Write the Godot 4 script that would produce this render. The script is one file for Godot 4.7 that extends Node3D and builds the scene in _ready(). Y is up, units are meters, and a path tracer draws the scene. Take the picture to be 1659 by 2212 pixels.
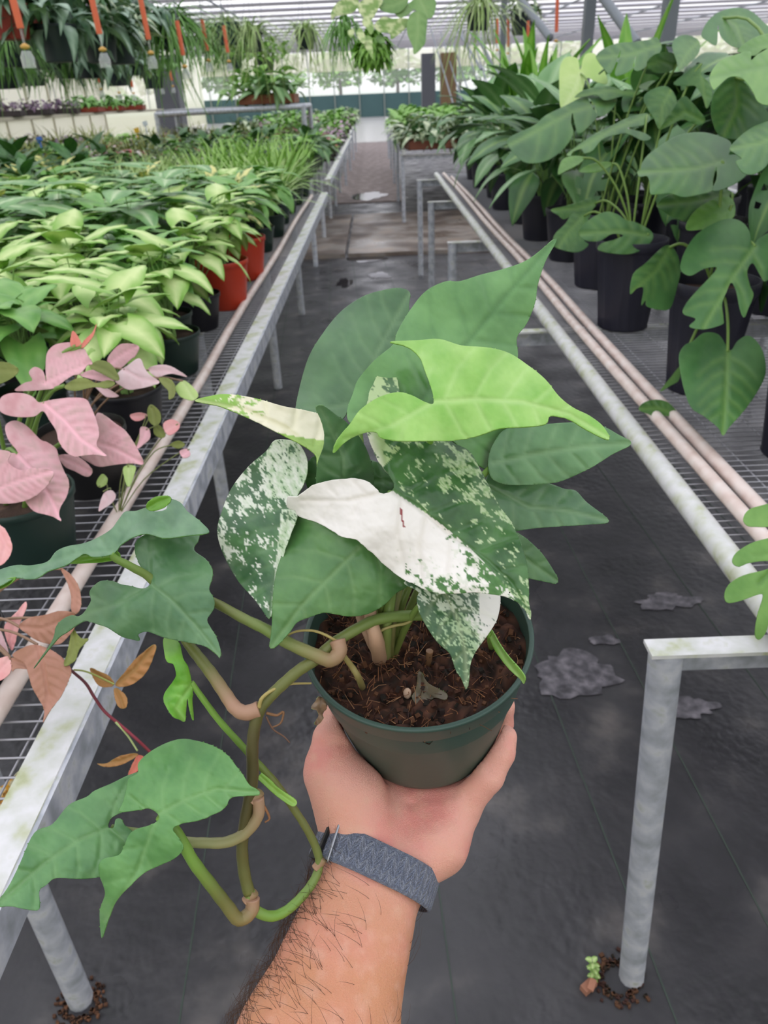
extends Node3D
# A hand holds a potted variegated arrowhead vine in the aisle of a greenhouse.

const FPX := 1600.0
const CXP := 829.5
const CYP := 1106.0
const EYE := Vector3(0, 1.5, 0)
var ax_x: Vector3
var ax_y: Vector3
var ax_z: Vector3
var M := {}
var taken := {}
var rng := RandomNumberGenerator.new()
var nz := FastNoiseLite.new()

# ------------------------------------------------------------------ mesh builder
class MB:
	var v := PackedVector3Array()
	var c := PackedColorArray()
	var uv := PackedVector2Array()
	var ix := PackedInt32Array()
	var has_uv := false
	func vert(p: Vector3, col: Color = Color.WHITE, t: Vector2 = Vector2.ZERO) -> int:
		v.append(p); c.append(col); uv.append(t)
		return v.size() - 1
	func tri(a: int, b: int, d: int) -> void:
		ix.append(a); ix.append(b); ix.append(d)
	func quad(a: int, b: int, d: int, e: int) -> void:
		tri(a, b, d); tri(a, d, e)
	func normals() -> PackedVector3Array:
		var n := PackedVector3Array()
		n.resize(v.size())
		for k in range(0, ix.size(), 3):
			var i := ix[k]
			var j := ix[k + 1]
			var l := ix[k + 2]
			var f := (v[l] - v[i]).cross(v[j] - v[i])
			n[i] += f; n[j] += f; n[l] += f
		for k in n.size():
			n[k] = n[k].normalized() if n[k].length_squared() > 1e-30 else Vector3.UP
		return n
	func mesh() -> ArrayMesh:
		var a := []
		a.resize(Mesh.ARRAY_MAX)
		a[Mesh.ARRAY_VERTEX] = v
		a[Mesh.ARRAY_NORMAL] = normals()
		a[Mesh.ARRAY_COLOR] = c
		if has_uv:
			a[Mesh.ARRAY_TEX_UV] = uv
		a[Mesh.ARRAY_INDEX] = ix
		var m := ArrayMesh.new()
		m.add_surface_from_arrays(Mesh.PRIMITIVE_TRIANGLES, a)
		return m
	# box with chamfered look: six flat faces, own vertices
	func box(o: Vector3, s: Vector3, col: Color = Color.WHITE, b: Basis = Basis.IDENTITY) -> void:
		var h := s * 0.5
		for f in [[Vector3(1, 0, 0), Vector3(0, 1, 0), Vector3(0, 0, 1)], [Vector3(0, 1, 0), Vector3(0, 0, 1), Vector3(1, 0, 0)], [Vector3(0, 0, 1), Vector3(1, 0, 0), Vector3(0, 1, 0)]]:
			for sg in [1.0, -1.0]:
				var n: Vector3 = f[0] * sg
				var t: Vector3 = f[1]
				var w: Vector3 = f[2] * sg
				var id := []
				for q in [[-1, -1], [-1, 1], [1, 1], [1, -1]]:
					id.append(vert(o + b * ((n + t * q[0] + w * q[1]) * h), col))
				quad(id[0], id[1], id[2], id[3])
	func tube(pts: Array, rad: Array, sides: int, cols: Array, cap: bool = true) -> void:
		var n := pts.size()
		var up := Vector3(0.13, 0.97, 0.21)
		var t0: Vector3 = (pts[1] - pts[0]).normalized()
		var side := t0.cross(up)
		if side.length() < 0.1:
			side = t0.cross(Vector3.RIGHT)
		side = side.normalized()
		var first := v.size()
		for k in n:
			var t: Vector3 = (pts[mini(k + 1, n - 1)] - pts[maxi(k - 1, 0)]).normalized()
			side = (side - t * side.dot(t)).normalized()
			var bi := t.cross(side)
			for s in sides:
				var a := TAU * s / sides
				vert(pts[k] + (side * cos(a) + bi * sin(a)) * rad[mini(k, rad.size() - 1)], cols[mini(k, cols.size() - 1)], Vector2(float(s) / sides, float(k) / (n - 1)))
		for k in n - 1:
			for s in sides:
				var a := first + k * sides + s
				var b := first + k * sides + (s + 1) % sides
				quad(a, a + sides, b + sides, b)
		if cap:
			var c0 := vert(pts[0], cols[0])
			var c1 := vert(pts[n - 1], cols[mini(n - 1, cols.size() - 1)])
			for s in sides:
				tri(c0, first + s, first + (s + 1) % sides)
				tri(c1, first + (n - 1) * sides + (s + 1) % sides, first + (n - 1) * sides + s)
	# profile = [[r, y, colour], ...] running from outside bottom upwards
	func lathe(prof: Array, seg: int, xf: Transform3D = Transform3D.IDENTITY, flute: float = 0.0, nfl: int = 0) -> void:
		var first := v.size()
		for k in prof.size():
			for s in seg:
				var a := TAU * s / seg
				var r: float = prof[k][0]
				if flute > 0.0 and prof[k].size() > 3:
					r -= flute * (0.5 + 0.5 * cos(a * nfl))
				vert(xf * Vector3(r * cos(a), prof[k][1], r * sin(a)), prof[k][2])
		for k in prof.size() - 1:
			for s in seg:
				var a := first + k * seg + s
				var b := first + k * seg + (s + 1) % seg
				quad(a, b, b + seg, a + seg)

func L(r: float, g: float, b: float) -> Color:
	return Color(r / 255.0, g / 255.0, b / 255.0).srgb_to_linear()

func numbered(called: String) -> String:
	var n: int = taken.get(called, 0)
	taken[called] = n + 1
	return called if n == 0 else "%s_%03d" % [called, n]

func thing(called: String, label: String, category: String, where: Vector3 = Vector3.ZERO, group: String = "") -> Node3D:
	var o := Node3D.new()
	o.name = numbered(called)
	add_child(o)
	o.position = where
	o.set_meta("label", label)
	o.set_meta("category", category)
	if group:
		o.set_meta("group", group)
	return o

func part(called: String, mesh: Mesh, mat: Material, parent: Node3D, xf: Transform3D = Transform3D.IDENTITY) -> MeshInstance3D:
	var o := MeshInstance3D.new()
	o.name = called
	o.mesh = mesh
	o.material_override = mat
	o.transform = xf
	parent.add_child(o, true)
	return o

func single(called: String, mb: MB, mat: Material, label: String, category: String, group: String = "", where: Vector3 = Vector3.ZERO) -> MeshInstance3D:
	var o := part(numbered(called), mb.mesh(), mat, self)
	o.position = where
	o.set_meta("label", label)
	o.set_meta("category", category)
	if group:
		o.set_meta("group", group)
	return o

func struct(called: String, mb: MB, mat: Material) -> MeshInstance3D:
	var o := part(called, mb.mesh(), mat, self)
	o.set_meta("kind", "structure")
	return o

func stuff(o: Node) -> void:
	o.set_meta("kind", "stuff")

# a point of the place from where it shows in the photograph and its depth
func at(px: float, py: float, d: float) -> Vector3:
	return EYE + (ax_x * (px - CXP) - ax_y * (py - CYP) - ax_z * FPX) * (d / FPX)

func on(px: float, py: float, y: float) -> Vector3:
	var r := at(px, py, 1.0) - EYE
	return EYE + r * ((y - EYE.y) / r.y)

func rnd(a: float, b: float) -> float:
	return rng.randf_range(a, b)

func cat(pts: Array, per: int, closed: bool = false) -> Array:
	var out := []
	var n := pts.size()
	var last := n if closed else n - 1
	for k in last:
		var p0 = pts[(k - 1 + n) % n] if closed or k > 0 else pts[0]
		var p1 = pts[k]
		var p2 = pts[(k + 1) % n]
		var p3 = pts[(k + 2) % n] if closed or k + 2 < n else pts[n - 1]
		for s in per:
			var t := float(s) / per
			out.append(0.5 * ((2.0 * p1) + (p2 - p0) * t + (2.0 * p0 - 5.0 * p1 + 4.0 * p2 - p3) * t * t + (3.0 * p1 - p0 - 3.0 * p2 + p3) * t * t * t))
	if not closed:
		out.append(pts[n - 1])
	return out

func mat(called: String, rough: float, vc: bool = true, spec: float = 0.5) -> StandardMaterial3D:
	var m := StandardMaterial3D.new()
	m.resource_name = called
	m.roughness = rough
	m.metallic_specular = spec
	m.vertex_color_use_as_albedo = vc
	M[called] = m
	return m

func noise_tex(size: int, freq: float, ramp: Array, oct: int = 4, sd: int = 1, normal: bool = false, bump: float = 4.0, typ: int = FastNoiseLite.TYPE_SIMPLEX_SMOOTH) -> NoiseTexture2D:
	var t := NoiseTexture2D.new()
	t.width = size
	t.height = size
	t.seamless = true
	var n := FastNoiseLite.new()
	n.noise_type = typ
	n.frequency = freq
	n.fractal_octaves = oct
	n.seed = sd
	t.noise = n
	if normal:
		t.as_normal_map = true
		t.bump_strength = bump
	elif ramp.size():
		var g := Gradient.new()
		var off := PackedFloat32Array()
		var col := PackedColorArray()
		for q in ramp:
			off.append(q[0])
			col.append(q[1])
		g.offsets = off
		g.colors = col
		t.color_ramp = g
	return t

func make_camera_and_light() -> void:
	var f := Vector3(807.0 - CXP, -(200.0 - CYP), -FPX).normalized()
	var r := deg_to_rad(2.2)
	var up := Vector3(-sin(r), cos(r), 0)
	up = (up - f * up.dot(f)).normalized()
	var right := f.cross(up)
	# rows are the world's axes seen by the camera
	ax_x = Vector3(right.x, up.x, -f.x)
	ax_y = Vector3(right.y, up.y, -f.y)
	ax_z = Vector3(right.z, up.z, -f.z)
	var cam := Camera3D.new()
	cam.name = "camera"
	cam.fov = rad_to_deg(2.0 * atan(CYP / FPX))
	cam.near = 0.02
	cam.far = 300.0
	cam.transform = Transform3D(Basis(ax_x, ax_y, ax_z), EYE)
	add_child(cam)
	var ca := CameraAttributesPhysical.new()
	ca.frustum_focus_distance = 0.47
	ca.frustum_focal_length = 17.36
	ca.exposure_aperture = 10.0
	cam.attributes = ca
	cam.current = true
	var we := WorldEnvironment.new()
	we.name = "environment"
	var e := Environment.new()
	e.background_mode = Environment.BG_SKY
	var sky := Sky.new()
	var sm := ProceduralSkyMaterial.new()
	sm.sky_top_color = Color(0.955, 0.955, 0.97)
	sm.sky_horizon_color = Color(0.68, 0.68, 0.69)
	sm.sky_curve = 0.6
	sm.ground_bottom_color = Color(0.22, 0.26, 0.18)
	sm.ground_horizon_color = Color(0.5, 0.55, 0.5)
	sm.energy_multiplier = 1.35
	sky.sky_material = sm
	e.sky = sky
	e.tonemap_mode = Environment.TONE_MAPPER_LINEAR
	e.tonemap_exposure = EXPOSURE
	e.sdfgi_enabled = true
	e.ssao_enabled = true
	e.ssil_enabled = true
	we.environment = e
	add_child(we)
const EXPOSURE := 2.6

# ------------------------------------------------------------------ materials
func make_materials() -> void:
	var m := mat("leaf", 0.42)
	m.backlight_enabled = true
	m.backlight = Color(0.28, 0.34, 0.12)
	m = mat("leaf_soft", 0.55)
	m.backlight_enabled = true
	m.backlight = Color(0.3, 0.32, 0.2)
	m = mat("leaf_glossy", 0.42, true, 0.5)
	m.backlight_enabled = true
	m.backlight = Color(0.14, 0.2, 0.05)
	mat("stem", 0.45)
	m = mat("galvanised", 0.42, false)
	m.albedo_color = Color(0.84, 0.85, 0.87)
	m.metallic = 0.15
	m.roughness_texture = noise_tex(256, 0.03, [[0.0, Color(0.35, 0.35, 0.35)], [1.0, Color(0.7, 0.7, 0.7)]], 4, 3)
	m.albedo_texture = noise_tex(512, 0.012, [[0.0, Color(0.72, 0.74, 0.74)], [0.5, Color(0.9, 0.91, 0.93)], [0.75, Color(1, 1, 1)], [1.0, Color(0.86, 0.88, 0.8)]], 5, 4)
	m.uv1_triplanar = true
	m.uv1_scale = Vector3(3, 3, 3)
	m.roughness = 1.0
	m = mat("algae_rail", 0.6, false)
	m.albedo_texture = noise_tex(512, 0.014, [[0.0, Color(0.66, 0.69, 0.48)], [0.2, Color(0.78, 0.8, 0.68)], [0.4, Color(0.85, 0.86, 0.83)], [0.75, Color(0.92, 0.92, 0.92)], [1.0, Color(0.82, 0.83, 0.76)]], 6, 11)
	m.uv1_triplanar = true
	m.uv1_scale = Vector3(2.2, 2.2, 2.2)
	m = mat("wire", 0.45, false)
	m.albedo_color = Color(0.74, 0.74, 0.76)
	m.metallic = 0.4
	m = mat("pvc", 0.4, false)
	m.albedo_color = Color(1, 1, 1)
	m.albedo_texture = noise_tex(256, 0.02, [[0.0, Color(0.84, 0.74, 0.69)], [0.5, Color(0.93, 0.86, 0.82)], [1.0, Color(0.97, 0.93, 0.9)]], 4, 12)
	m.uv1_triplanar = true
	m.uv1_scale = Vector3(3, 3, 3)
	m = mat("cloth", 1.0, false)
	m.albedo_texture = noise_tex(1024, 0.006, [[0.0, Color(0.215, 0.214, 0.222)], [0.5, Color(0.245, 0.242, 0.253)], [0.68, Color(0.275, 0.27, 0.278)], [0.82, Color(0.34, 0.33, 0.33)], [1.0, Color(0.42, 0.4, 0.39)]], 6, 21)
	m.roughness_texture = noise_tex(512, 0.008, [[0.0, Color(0.2, 0.2, 0.2)], [0.5, Color(0.38, 0.38, 0.38)], [1.0, Color(0.65, 0.65, 0.65)]], 4, 22)
	m.normal_enabled = true
	m.normal_texture = noise_tex(512, 0.09, [], 3, 23, true, 3.0)
	m.normal_scale = 0.16
	m.uv1_triplanar = true
	m.uv1_world_triplanar = true
	m.uv1_scale = Vector3(0.55, 0.55, 0.55)
	m = mat("concrete", 1.0, false)
	m.albedo_texture = noise_tex(512, 0.008, [[0.0, Color(0.32, 0.28, 0.26)], [0.4, Color(0.46, 0.41, 0.37)], [0.6, Color(0.56, 0.53, 0.5)], [1.0, Color(0.64, 0.56, 0.49)]], 6, 31)
	m.roughness_texture = noise_tex(512, 0.006, [[0.0, Color(0.2, 0.2, 0.2)], [0.5, Color(0.5, 0.5, 0.5)], [1.0, Color(0.85, 0.85, 0.85)]], 4, 32)
	m.uv1_triplanar = true
	m.uv1_world_triplanar = true
	m.uv1_scale = Vector3(0.35, 0.35, 0.35)
	m = mat("aisle_gravel", 0.8, false)
	m.albedo_texture = noise_tex(512, 0.02, [[0.0, Color(0.4, 0.36, 0.35)], [0.5, Color(0.53, 0.48, 0.46)], [1.0, Color(0.66, 0.61, 0.59)]], 5, 33)
	m.uv1_triplanar = true
	m.uv1_world_triplanar = true
	m.uv1_scale = Vector3(0.5, 0.5, 0.5)
	m = mat("glare_concrete", 0.22, false)  # pale concrete, with the aisle-end glare partly put into its colour
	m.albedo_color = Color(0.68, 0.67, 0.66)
	m = mat("puddle", 0.35, false)  # near patches: the pale tone is in the colour itself
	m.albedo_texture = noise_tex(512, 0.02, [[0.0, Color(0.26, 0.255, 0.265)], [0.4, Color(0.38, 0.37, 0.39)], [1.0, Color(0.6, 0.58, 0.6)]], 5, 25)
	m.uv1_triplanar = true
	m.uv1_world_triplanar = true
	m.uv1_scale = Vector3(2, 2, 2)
	m = mat("water", 0.05, false)
	m.albedo_color = Color(0.2, 0.19, 0.2)
	m = mat("roof_panel", 0.5, false)
	m.albedo_color = Color(0.9, 0.9, 0.96, 0.42)
	m.transparency = BaseMaterial3D.TRANSPARENCY_ALPHA
	m.backlight_enabled = true
	m.backlight = Color(0.55, 0.55, 0.6)
	m = mat("wall_film", 0.5, false)
	m.albedo_color = Color(0.97, 0.96, 0.9, 0.5)
	m.transparency = BaseMaterial3D.TRANSPARENCY_ALPHA
	m.backlight_enabled = true
	m.backlight = Color(0.7, 0.69, 0.62)
	m = mat("clear_film", 0.1, false)
	m.albedo_color = Color(0.95, 0.96, 0.95, 0.12)
	m.transparency = BaseMaterial3D.TRANSPARENCY_ALPHA
	m = mat("teal_cloth", 0.8, false)
	m.albedo_color = Color(0.3, 0.42, 0.42)
	m = mat("purlin", 0.5, false)
	m.albedo_color = Color(0.62, 0.61, 0.62)
	m = mat("steel_post", 0.45, false)
	m.albedo_color = Color(0.5, 0.53, 0.55)
	m = mat("plain", 0.5)
	m = mat("rough", 0.9)
	m = mat("pot_plastic", 0.45)
	m = mat("soil", 0.95)
	m.normal_enabled = true
	m.normal_texture = noise_tex(256, 0.08, [], 4, 41, true, 8.0)
	m.uv1_triplanar = true
	m.uv1_scale = Vector3(14, 14, 14)
	m = mat("orange", 0.5, false)
	m.albedo_color = Color(0.92, 0.45, 0.3)
	m = mat("clear_part", 0.2, false)
	m.albedo_color = Color(0.9, 0.92, 0.92, 0.12)
	m.transparency = BaseMaterial3D.TRANSPARENCY_ALPHA
	m = mat("pebble", 0.8, false)
	m.albedo_color = Color(0.8, 0.68, 0.58)
	m = mat("ground_out", 0.95, false)
	m.albedo_color = Color(0.32, 0.38, 0.24)

# ------------------------------------------------------------------ the house
func flat_patch(outline: Array, y: float) -> MB:
	var mb := MB.new()
	var c := Vector3.ZERO
	for p in outline:
		c += p
	c /= outline.size()
	var k := mb.vert(Vector3(c.x, y, c.z))
	var o := []
	for p in outline:
		o.append(mb.vert(Vector3(p.x, y, p.z)))
	var flip: bool = (outline[1] - outline[0]).cross(outline[2] - outline[1]).y > 0
	for i in o.size():
		var a: int = o[i]
		var b: int = o[(i + 1) % o.size()]
		if flip:
			mb.tri(k, b, a)
		else:
			mb.tri(k, a, b)
	return mb

func tube_mesh(a: Vector3, b: Vector3, r: float, sides: int = 12) -> MB:
	var mb := MB.new()
	mb.tube([a, b], [r], sides, [Color.WHITE])
	return mb

func make_house() -> void:
	var mb := MB.new()
	mb.box(Vector3(5, -0.06, -12), Vector3(35, 0.12, 34), Color.WHITE)
	var fl := struct("floor", mb, M.cloth)
	# stitched marker lines of the ground cloth
	for x in [0.32, 0.62, 0.92, -0.05, -0.3, -0.6, 1.25]:
		mb = MB.new()
		mb.box(Vector3(0, 0.0006, -3.4), Vector3(0.0028, 0.0016, 9.2), L(74, 88, 78), Basis(Vector3.UP, 0.055 + 0.01 * sin(x * 7.0)))
		part("stitch_line", mb.mesh(), M.rough, fl, Transform3D(Basis.IDENTITY, Vector3(x, 0, 0)))
	# concrete cross walk: slabs with open joints
	var sx := -9.0
	var i := 0
	for w in [3.2, 3.0, 2.45, 1.6, 2.6, 3.0, 3.2]:
		mb = MB.new()
		mb.box(Vector3(sx + w * 0.5, 0.015, -9.55), Vector3(w - 0.035, 0.05, 2.9))
		part("concrete_slab", mb.mesh(), M.concrete, fl)
		sx += w
	mb = MB.new()
	mb.box(Vector3(-0.15, 0.008, -20.5), Vector3(1.15, 0.016, 16.0))
	part("gravel_strip", mb.mesh(), M.aisle_gravel, fl)
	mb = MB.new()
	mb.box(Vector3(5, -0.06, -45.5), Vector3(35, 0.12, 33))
	struct("floor_far", mb, M.glare_concrete)
	mb = MB.new()
	mb.box(Vector3(0, -0.2, -40), Vector3(160, 0.1, 160))
	struct("ground_outside", mb, M.ground_out)
	# puddles and pale patches on the ground cloth
	var pn := 0
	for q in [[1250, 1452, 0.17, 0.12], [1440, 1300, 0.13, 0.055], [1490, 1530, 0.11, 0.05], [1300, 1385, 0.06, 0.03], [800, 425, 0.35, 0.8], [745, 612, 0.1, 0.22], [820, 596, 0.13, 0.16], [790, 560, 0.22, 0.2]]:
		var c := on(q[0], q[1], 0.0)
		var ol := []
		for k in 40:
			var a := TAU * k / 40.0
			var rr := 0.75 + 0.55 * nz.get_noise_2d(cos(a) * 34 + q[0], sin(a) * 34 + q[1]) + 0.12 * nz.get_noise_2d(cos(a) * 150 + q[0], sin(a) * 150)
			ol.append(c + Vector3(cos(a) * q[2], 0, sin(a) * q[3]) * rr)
		var lab: String = ["broad pale patch on the black ground cloth right of the held pot", "streaky pale patch on the black cloth left of the right bench rail", "pale patch behind the bare steel leg at the right", "small pale patch between the two broader ones at right", "puddle mirroring light in the aisle past the concrete walk", "small puddle in the aisle before the concrete walk, nearer the left bench", "round puddle in the aisle before the concrete walk, nearer the right bench", "shallow puddle along the edge of the concrete walk", "damp patch on the ground cloth at bottom left"][pn]
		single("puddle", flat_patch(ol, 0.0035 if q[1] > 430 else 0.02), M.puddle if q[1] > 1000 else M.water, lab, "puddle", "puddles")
		pn += 1
	# roof: translucent sheets on purlins
	var roof := Node3D.new()
	roof.name = "ceiling"
	roof.set_meta("kind", "structure")
	add_child(roof)
	var sheet := MB.new()
	sheet.box(Vector3(5.0, 0, 0), Vector3(34.0, 0.006, 1.92))
	var sm := sheet.mesh()
	var pur := MB.new()
	pur.box(Vector3(5.0, 0, 0), Vector3(34.0, 0.09, 0.06))
	var pm := pur.mesh()
	var z := 4.0
	i = 0
	while z > -60.0:
		part("roof_sheet", sm, M.roof_panel, roof, Transform3D(Basis(Vector3.RIGHT, 0.045), Vector3(0, 4.12 + 0.03 * (i % 2), z - 1.0)))
		part("purlin", pm, M.purlin, roof, Transform3D(Basis.IDENTITY, Vector3(0, 4.02, z)))
		z -= 2.0
		i += 1
	# trusses: long chords and webs
	for x in [-7.0, -4.6, 1.6, 4.6, 7.0, 11.0, 15.0, 19.0]:
		mb = MB.new()
		mb.tube([Vector3(x, 3.95, 4), Vector3(x, 3.95, -60)], [0.03], 6, [Color.WHITE])
		part("truss_chord", mb.mesh(), M.steel_post, roof)
	# walls
	mb = MB.new()
	mb.box(Vector3(-8.6, 2.05, -11.5), Vector3(0.01, 4.1, 31.0))
	var wl := struct("wall_left", mb, M.wall_film)
	for k in 22:
		mb = MB.new()
		mb.box(Vector3(-8.57, 2.05, 3.6 - k * 1.45), Vector3(0.04, 4.1, 0.035), L(180, 176, 150))
		part("stud", mb.mesh(), M.plain, wl)
	for yy in [0.5, 1.25, 2.2]:
		mb = MB.new()
		mb.box(Vector3(-8.57, yy, -11.5), Vector3(0.05, 0.05, 31.0), L(170, 166, 140))
		part("girt", mb.mesh(), M.plain, wl)
	mb = MB.new()
	mb.box(Vector3(22.0, 2.05, -28), Vector3(0.01, 4.1, 64.0))
	struct("wall_right", mb, M.wall_film)
	mb = MB.new()
	mb.box(Vector3(5, 2.05, 4.2), Vector3(34, 4.1, 0.01))
	struct("wall_front", mb, M.wall_film)
	mb = MB.new()
	mb.box(Vector3(-12.0, 2.05, -43.5), Vector3(0.01, 4.1, 33.0))
	struct("wall_left_far", mb, M.wall_film)
	# far wall: cloth skirt, clear band, white band
	mb = MB.new()
	mb.box(Vector3(5, 0.72, -60), Vector3(34, 1.44, 0.04))
	struct("wall_back", mb, M.teal_cloth)
	mb = MB.new()
	mb.box(Vector3(5, 2.16, -60.02), Vector3(34, 1.44, 0.01))
	struct("window_1", mb, M.clear_film)
	mb = MB.new()
	mb.box(Vector3(5, 3.45, -60), Vector3(34, 1.16, 0.02))
	var wb := struct("trim_1", mb, M.wall_film)
	for k in 20:
		mb = MB.new()
		mb.box(Vector3(-11.5 + k * 1.75, 2.1, -59.9), Vector3(0.07, 4.2, 0.07), L(150, 158, 150))
		part("stud", mb.mesh(), M.plain, wb)
	# posts that carry the roof: [px, py, depth-z, half width, label]
	var posts := [[1268, 90, 7.4, 0.05, "grey square steel post rising behind the split-leaf plants, left of the two"], [1440, 80, 6.2, 0.055, "grey square steel post rising behind the split-leaf plants, right of the two"], [1085, 120, 17.0, 0.06, "slim grey post standing past the sword-leaved plants"], [365, 200, 26.5, 0.42, "dark grey post at the end of the bright left wall"], [925, 170, 33.0, 0.3, "dark upright post beyond the far bench with brown trays"], [968, 170, 33.0, 0.34, "brown wooden post beside the dark upright at the far end"]]
	for q in posts:
		var c := at(q[0], q[1], q[2])
		mb = MB.new()
		var top := 4.0 if q[3] < 0.2 else 2.9
		mb.box(Vector3(0, top * 0.5, 0), Vector3(q[3] * 2, top, q[3] * 2), L(112, 120, 124) if q[3] < 0.2 else (L(120, 96, 66) if q[0] == 968 else L(86, 88, 92)))
		var n := thing("roof_post", q[4], "post", Vector3(c.x, 0, c.z), "roof posts")
		part("shaft", mb.mesh(), M.plain, n)
		mb = MB.new()
		mb.box(Vector3(0, 0.03, 0), Vector3(q[3] * 3, 0.06, q[3] * 3), L(120, 122, 122))
		part("foot_plate", mb.mesh(), M.plain, n)
	# sloping braces
	var br := [[1105, -25, 1188, 82, 9.0, 0.045, "sloping grey pipe brace left of the square posts"], [1285, -30, 1376, 95, 7.0, 0.045, "sloping grey pipe brace between the two square posts"], [1000, 20, 1090, 190, 22.0, 0.05, "thin sloping brace far behind the sword-leaved plants"], [985, 60, 1040, 150, 30.0, 0.05, "thin sloping brace at the far end, leftmost of the braces"]]
	for q in br:
		var mb2 := tube_mesh(at(q[0], q[1], q[4]), at(q[2], q[3], q[4] * 0.93), q[5], 10)
		single("brace_pipe", mb2, M.steel_post, q[6], "brace", "roof braces")
	for k in 7:
		var x0 := 930.0 + k * 22
		var mb2 := tube_mesh(at(x0, 60 + (k % 3) * 10, 34), at(x0 + 75, 312, 28.5), 0.035, 6)
		single("brace_pipe", mb2, M.steel_post, "thin crossing brace, %s from the left in the lattice by the brown post" % ORD[k], "brace", "lattice braces")

# ------------------------------------------------------------------ benches
func bench(label: String, x0: float, x1: float, z0: float, z1: float, y: float, legs: Array, rail_round: bool, wires: Array, prot: float) -> Node3D:
	# x0 is the aisle side; legs stand at x0 + prot
	var sg := signf(x1 - x0)
	var n := thing("bench", label, "bench", Vector3((x0 + x1) * 0.5, 0, (z0 + z1) * 0.5), "wire-topped plant benches")
	var o := Transform3D(Basis.IDENTITY, -n.position)
	for x in [x0, x1]:
		var mb := MB.new()
		if rail_round:
			mb.tube([Vector3(x, y, z0), Vector3(x, y, z1)], [0.02], 14, [Color.WHITE])
		else:
			mb.box(Vector3(x + sg * 0.022, y, (z0 + z1) * 0.5), Vector3(0.044, 0.046, z0 - z1))
		part("rail", mb.mesh(), M.algae_rail, n, o)
		if not rail_round:
			mb = MB.new()
			mb.box(Vector3(x - sg * 0.002, y - 0.004, (z0 + z1) * 0.5), Vector3(0.006, 0.05, z0 - z1))
			part("rail_face", mb.mesh(), M.galvanised, n, o)
	for zz in legs:
		var mb := MB.new()
		var lx := x0 + prot
		mb.box(Vector3((lx + x1) * 0.5, y - 0.035, zz), Vector3(absf(x1 - lx), 0.006, 0.036))
		part("crossbar", mb.mesh(), M.algae_rail, n, o)
		mb = MB.new()
		mb.box(Vector3((lx + x1) * 0.5 + sg * 0.02, y - 0.062, zz - 0.015), Vector3(absf(x1 - lx) - 0.04, 0.05, 0.006))
		part("crossbar_web", mb.mesh(), M.galvanised, n, o)
		var lean := 0.055 if zz > -0.9 and rail_round else 0.0
		for x in [lx + sg * 0.026, x1 - sg * 0.2]:
			mb = MB.new()
			mb.tube([Vector3(x + lean, 0, zz), Vector3(x, y - 0.04, zz)], [0.0235], 14, [Color.WHITE])
			part("leg", mb.mesh(), M.galvanised, n, o)
	var mb := MB.new()
	var z: float = z0
	while z > maxf(z1, wires[2]):
		mb.tube([Vector3(x0 + sg * 0.01, y + 0.012, z), Vector3(x1, y + 0.012, z)], [0.0016], 4, [Color.WHITE], false)
		z -= wires[0]
	var x := x0 + sg * 0.06
	while absf(x - x0) < absf(x1 - x0):
		mb.tube([Vector3(x, y + 0.009, z0), Vector3(x, y + 0.009, z1)], [0.0016], 4, [Color.WHITE], false)
		x += sg * wires[1]
	stuff(part("wire_mesh", mb.mesh(), M.wire, n, o))
	return n

func make_benches() -> void:
	bench("wire-topped bench with algae-stained rail at left carrying the pink and lime plants", -0.37, -2.05, 0.3, -5.93, 0.85, [-0.787, -2.49, -4.19, -5.86], false, [0.028, 0.085, -6.0], -0.235)
	bench("wire-topped bench at far left behind the lime plants, against the left edge", -2.1, -3.9, -2.0, -5.93, 0.85, [-2.49, -4.19, -5.86], false, [0.05, 0.1, -6.0], -0.1)
	bench("tube-railed bench at right with two pale pipes and split-leaf plants", 0.525, 2.3, 0.4, -7.15, 0.85, [-0.795, -2.35, -3.99, -5.61, -7.1], true, [0.022, 0.09, -7.0], -0.175)
	bench("bench beyond the left one carrying dark leafy plants", -0.4, -3.9, -6.9, -14.2, 0.85, [-7.7, -9.2, -10.72, -12.2, -13.9], false, [0.15, 0.2, -14.0], -0.22)
	bench("far right bench carrying brown trays of variegated plants", 0.32, 2.4, -10.0, -24.0, 0.85, [-10.1, -12.5, -15.0, -18.0, -21.0], false, [0.2, 0.2, -24.0], -0.02)
	bench("bench far left in front of the bright wall", -4.2, -7.6, -7.5, -16.0, 0.85, [-7.7, -10.7, -13.9], false, [0.2, 0.2, -16.0], -0.1)
	bench("far left aisle bench carrying purple-flowered plants", -0.45, -3.0, -14.8, -26.0, 0.85, [-15, -18, -21, -24], false, [0.2, 0.2, -26.0], -0.1)
	# pipes lying on the benches
	for q in [[-0.472, 0.3, -5.7, "pale plastic pipe lying along the left bench, inside its rail"], [0.574, 0.3, -6.9, "pale plastic pipe on the right bench, the one nearer the rail"], [0.612, 0.3, -6.6, "pale plastic pipe on the right bench, the one nearer the pots"]]:
		var mb := MB.new()
		var pts := []
		for k in 15:
			var t := k / 14.0
			pts.append(Vector3(q[0] + 0.004 * sin(t * 19.0 + q[0] * 9.0), 0.879 + 0.001 * sin(t * 30), lerpf(q[1], q[2], t)))
		mb.tube(pts, [0.0125], 14, [Color.WHITE])
		single("plastic_pipe", mb, M.pvc, q[3], "pipe", "irrigation pipes on the benches")

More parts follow.
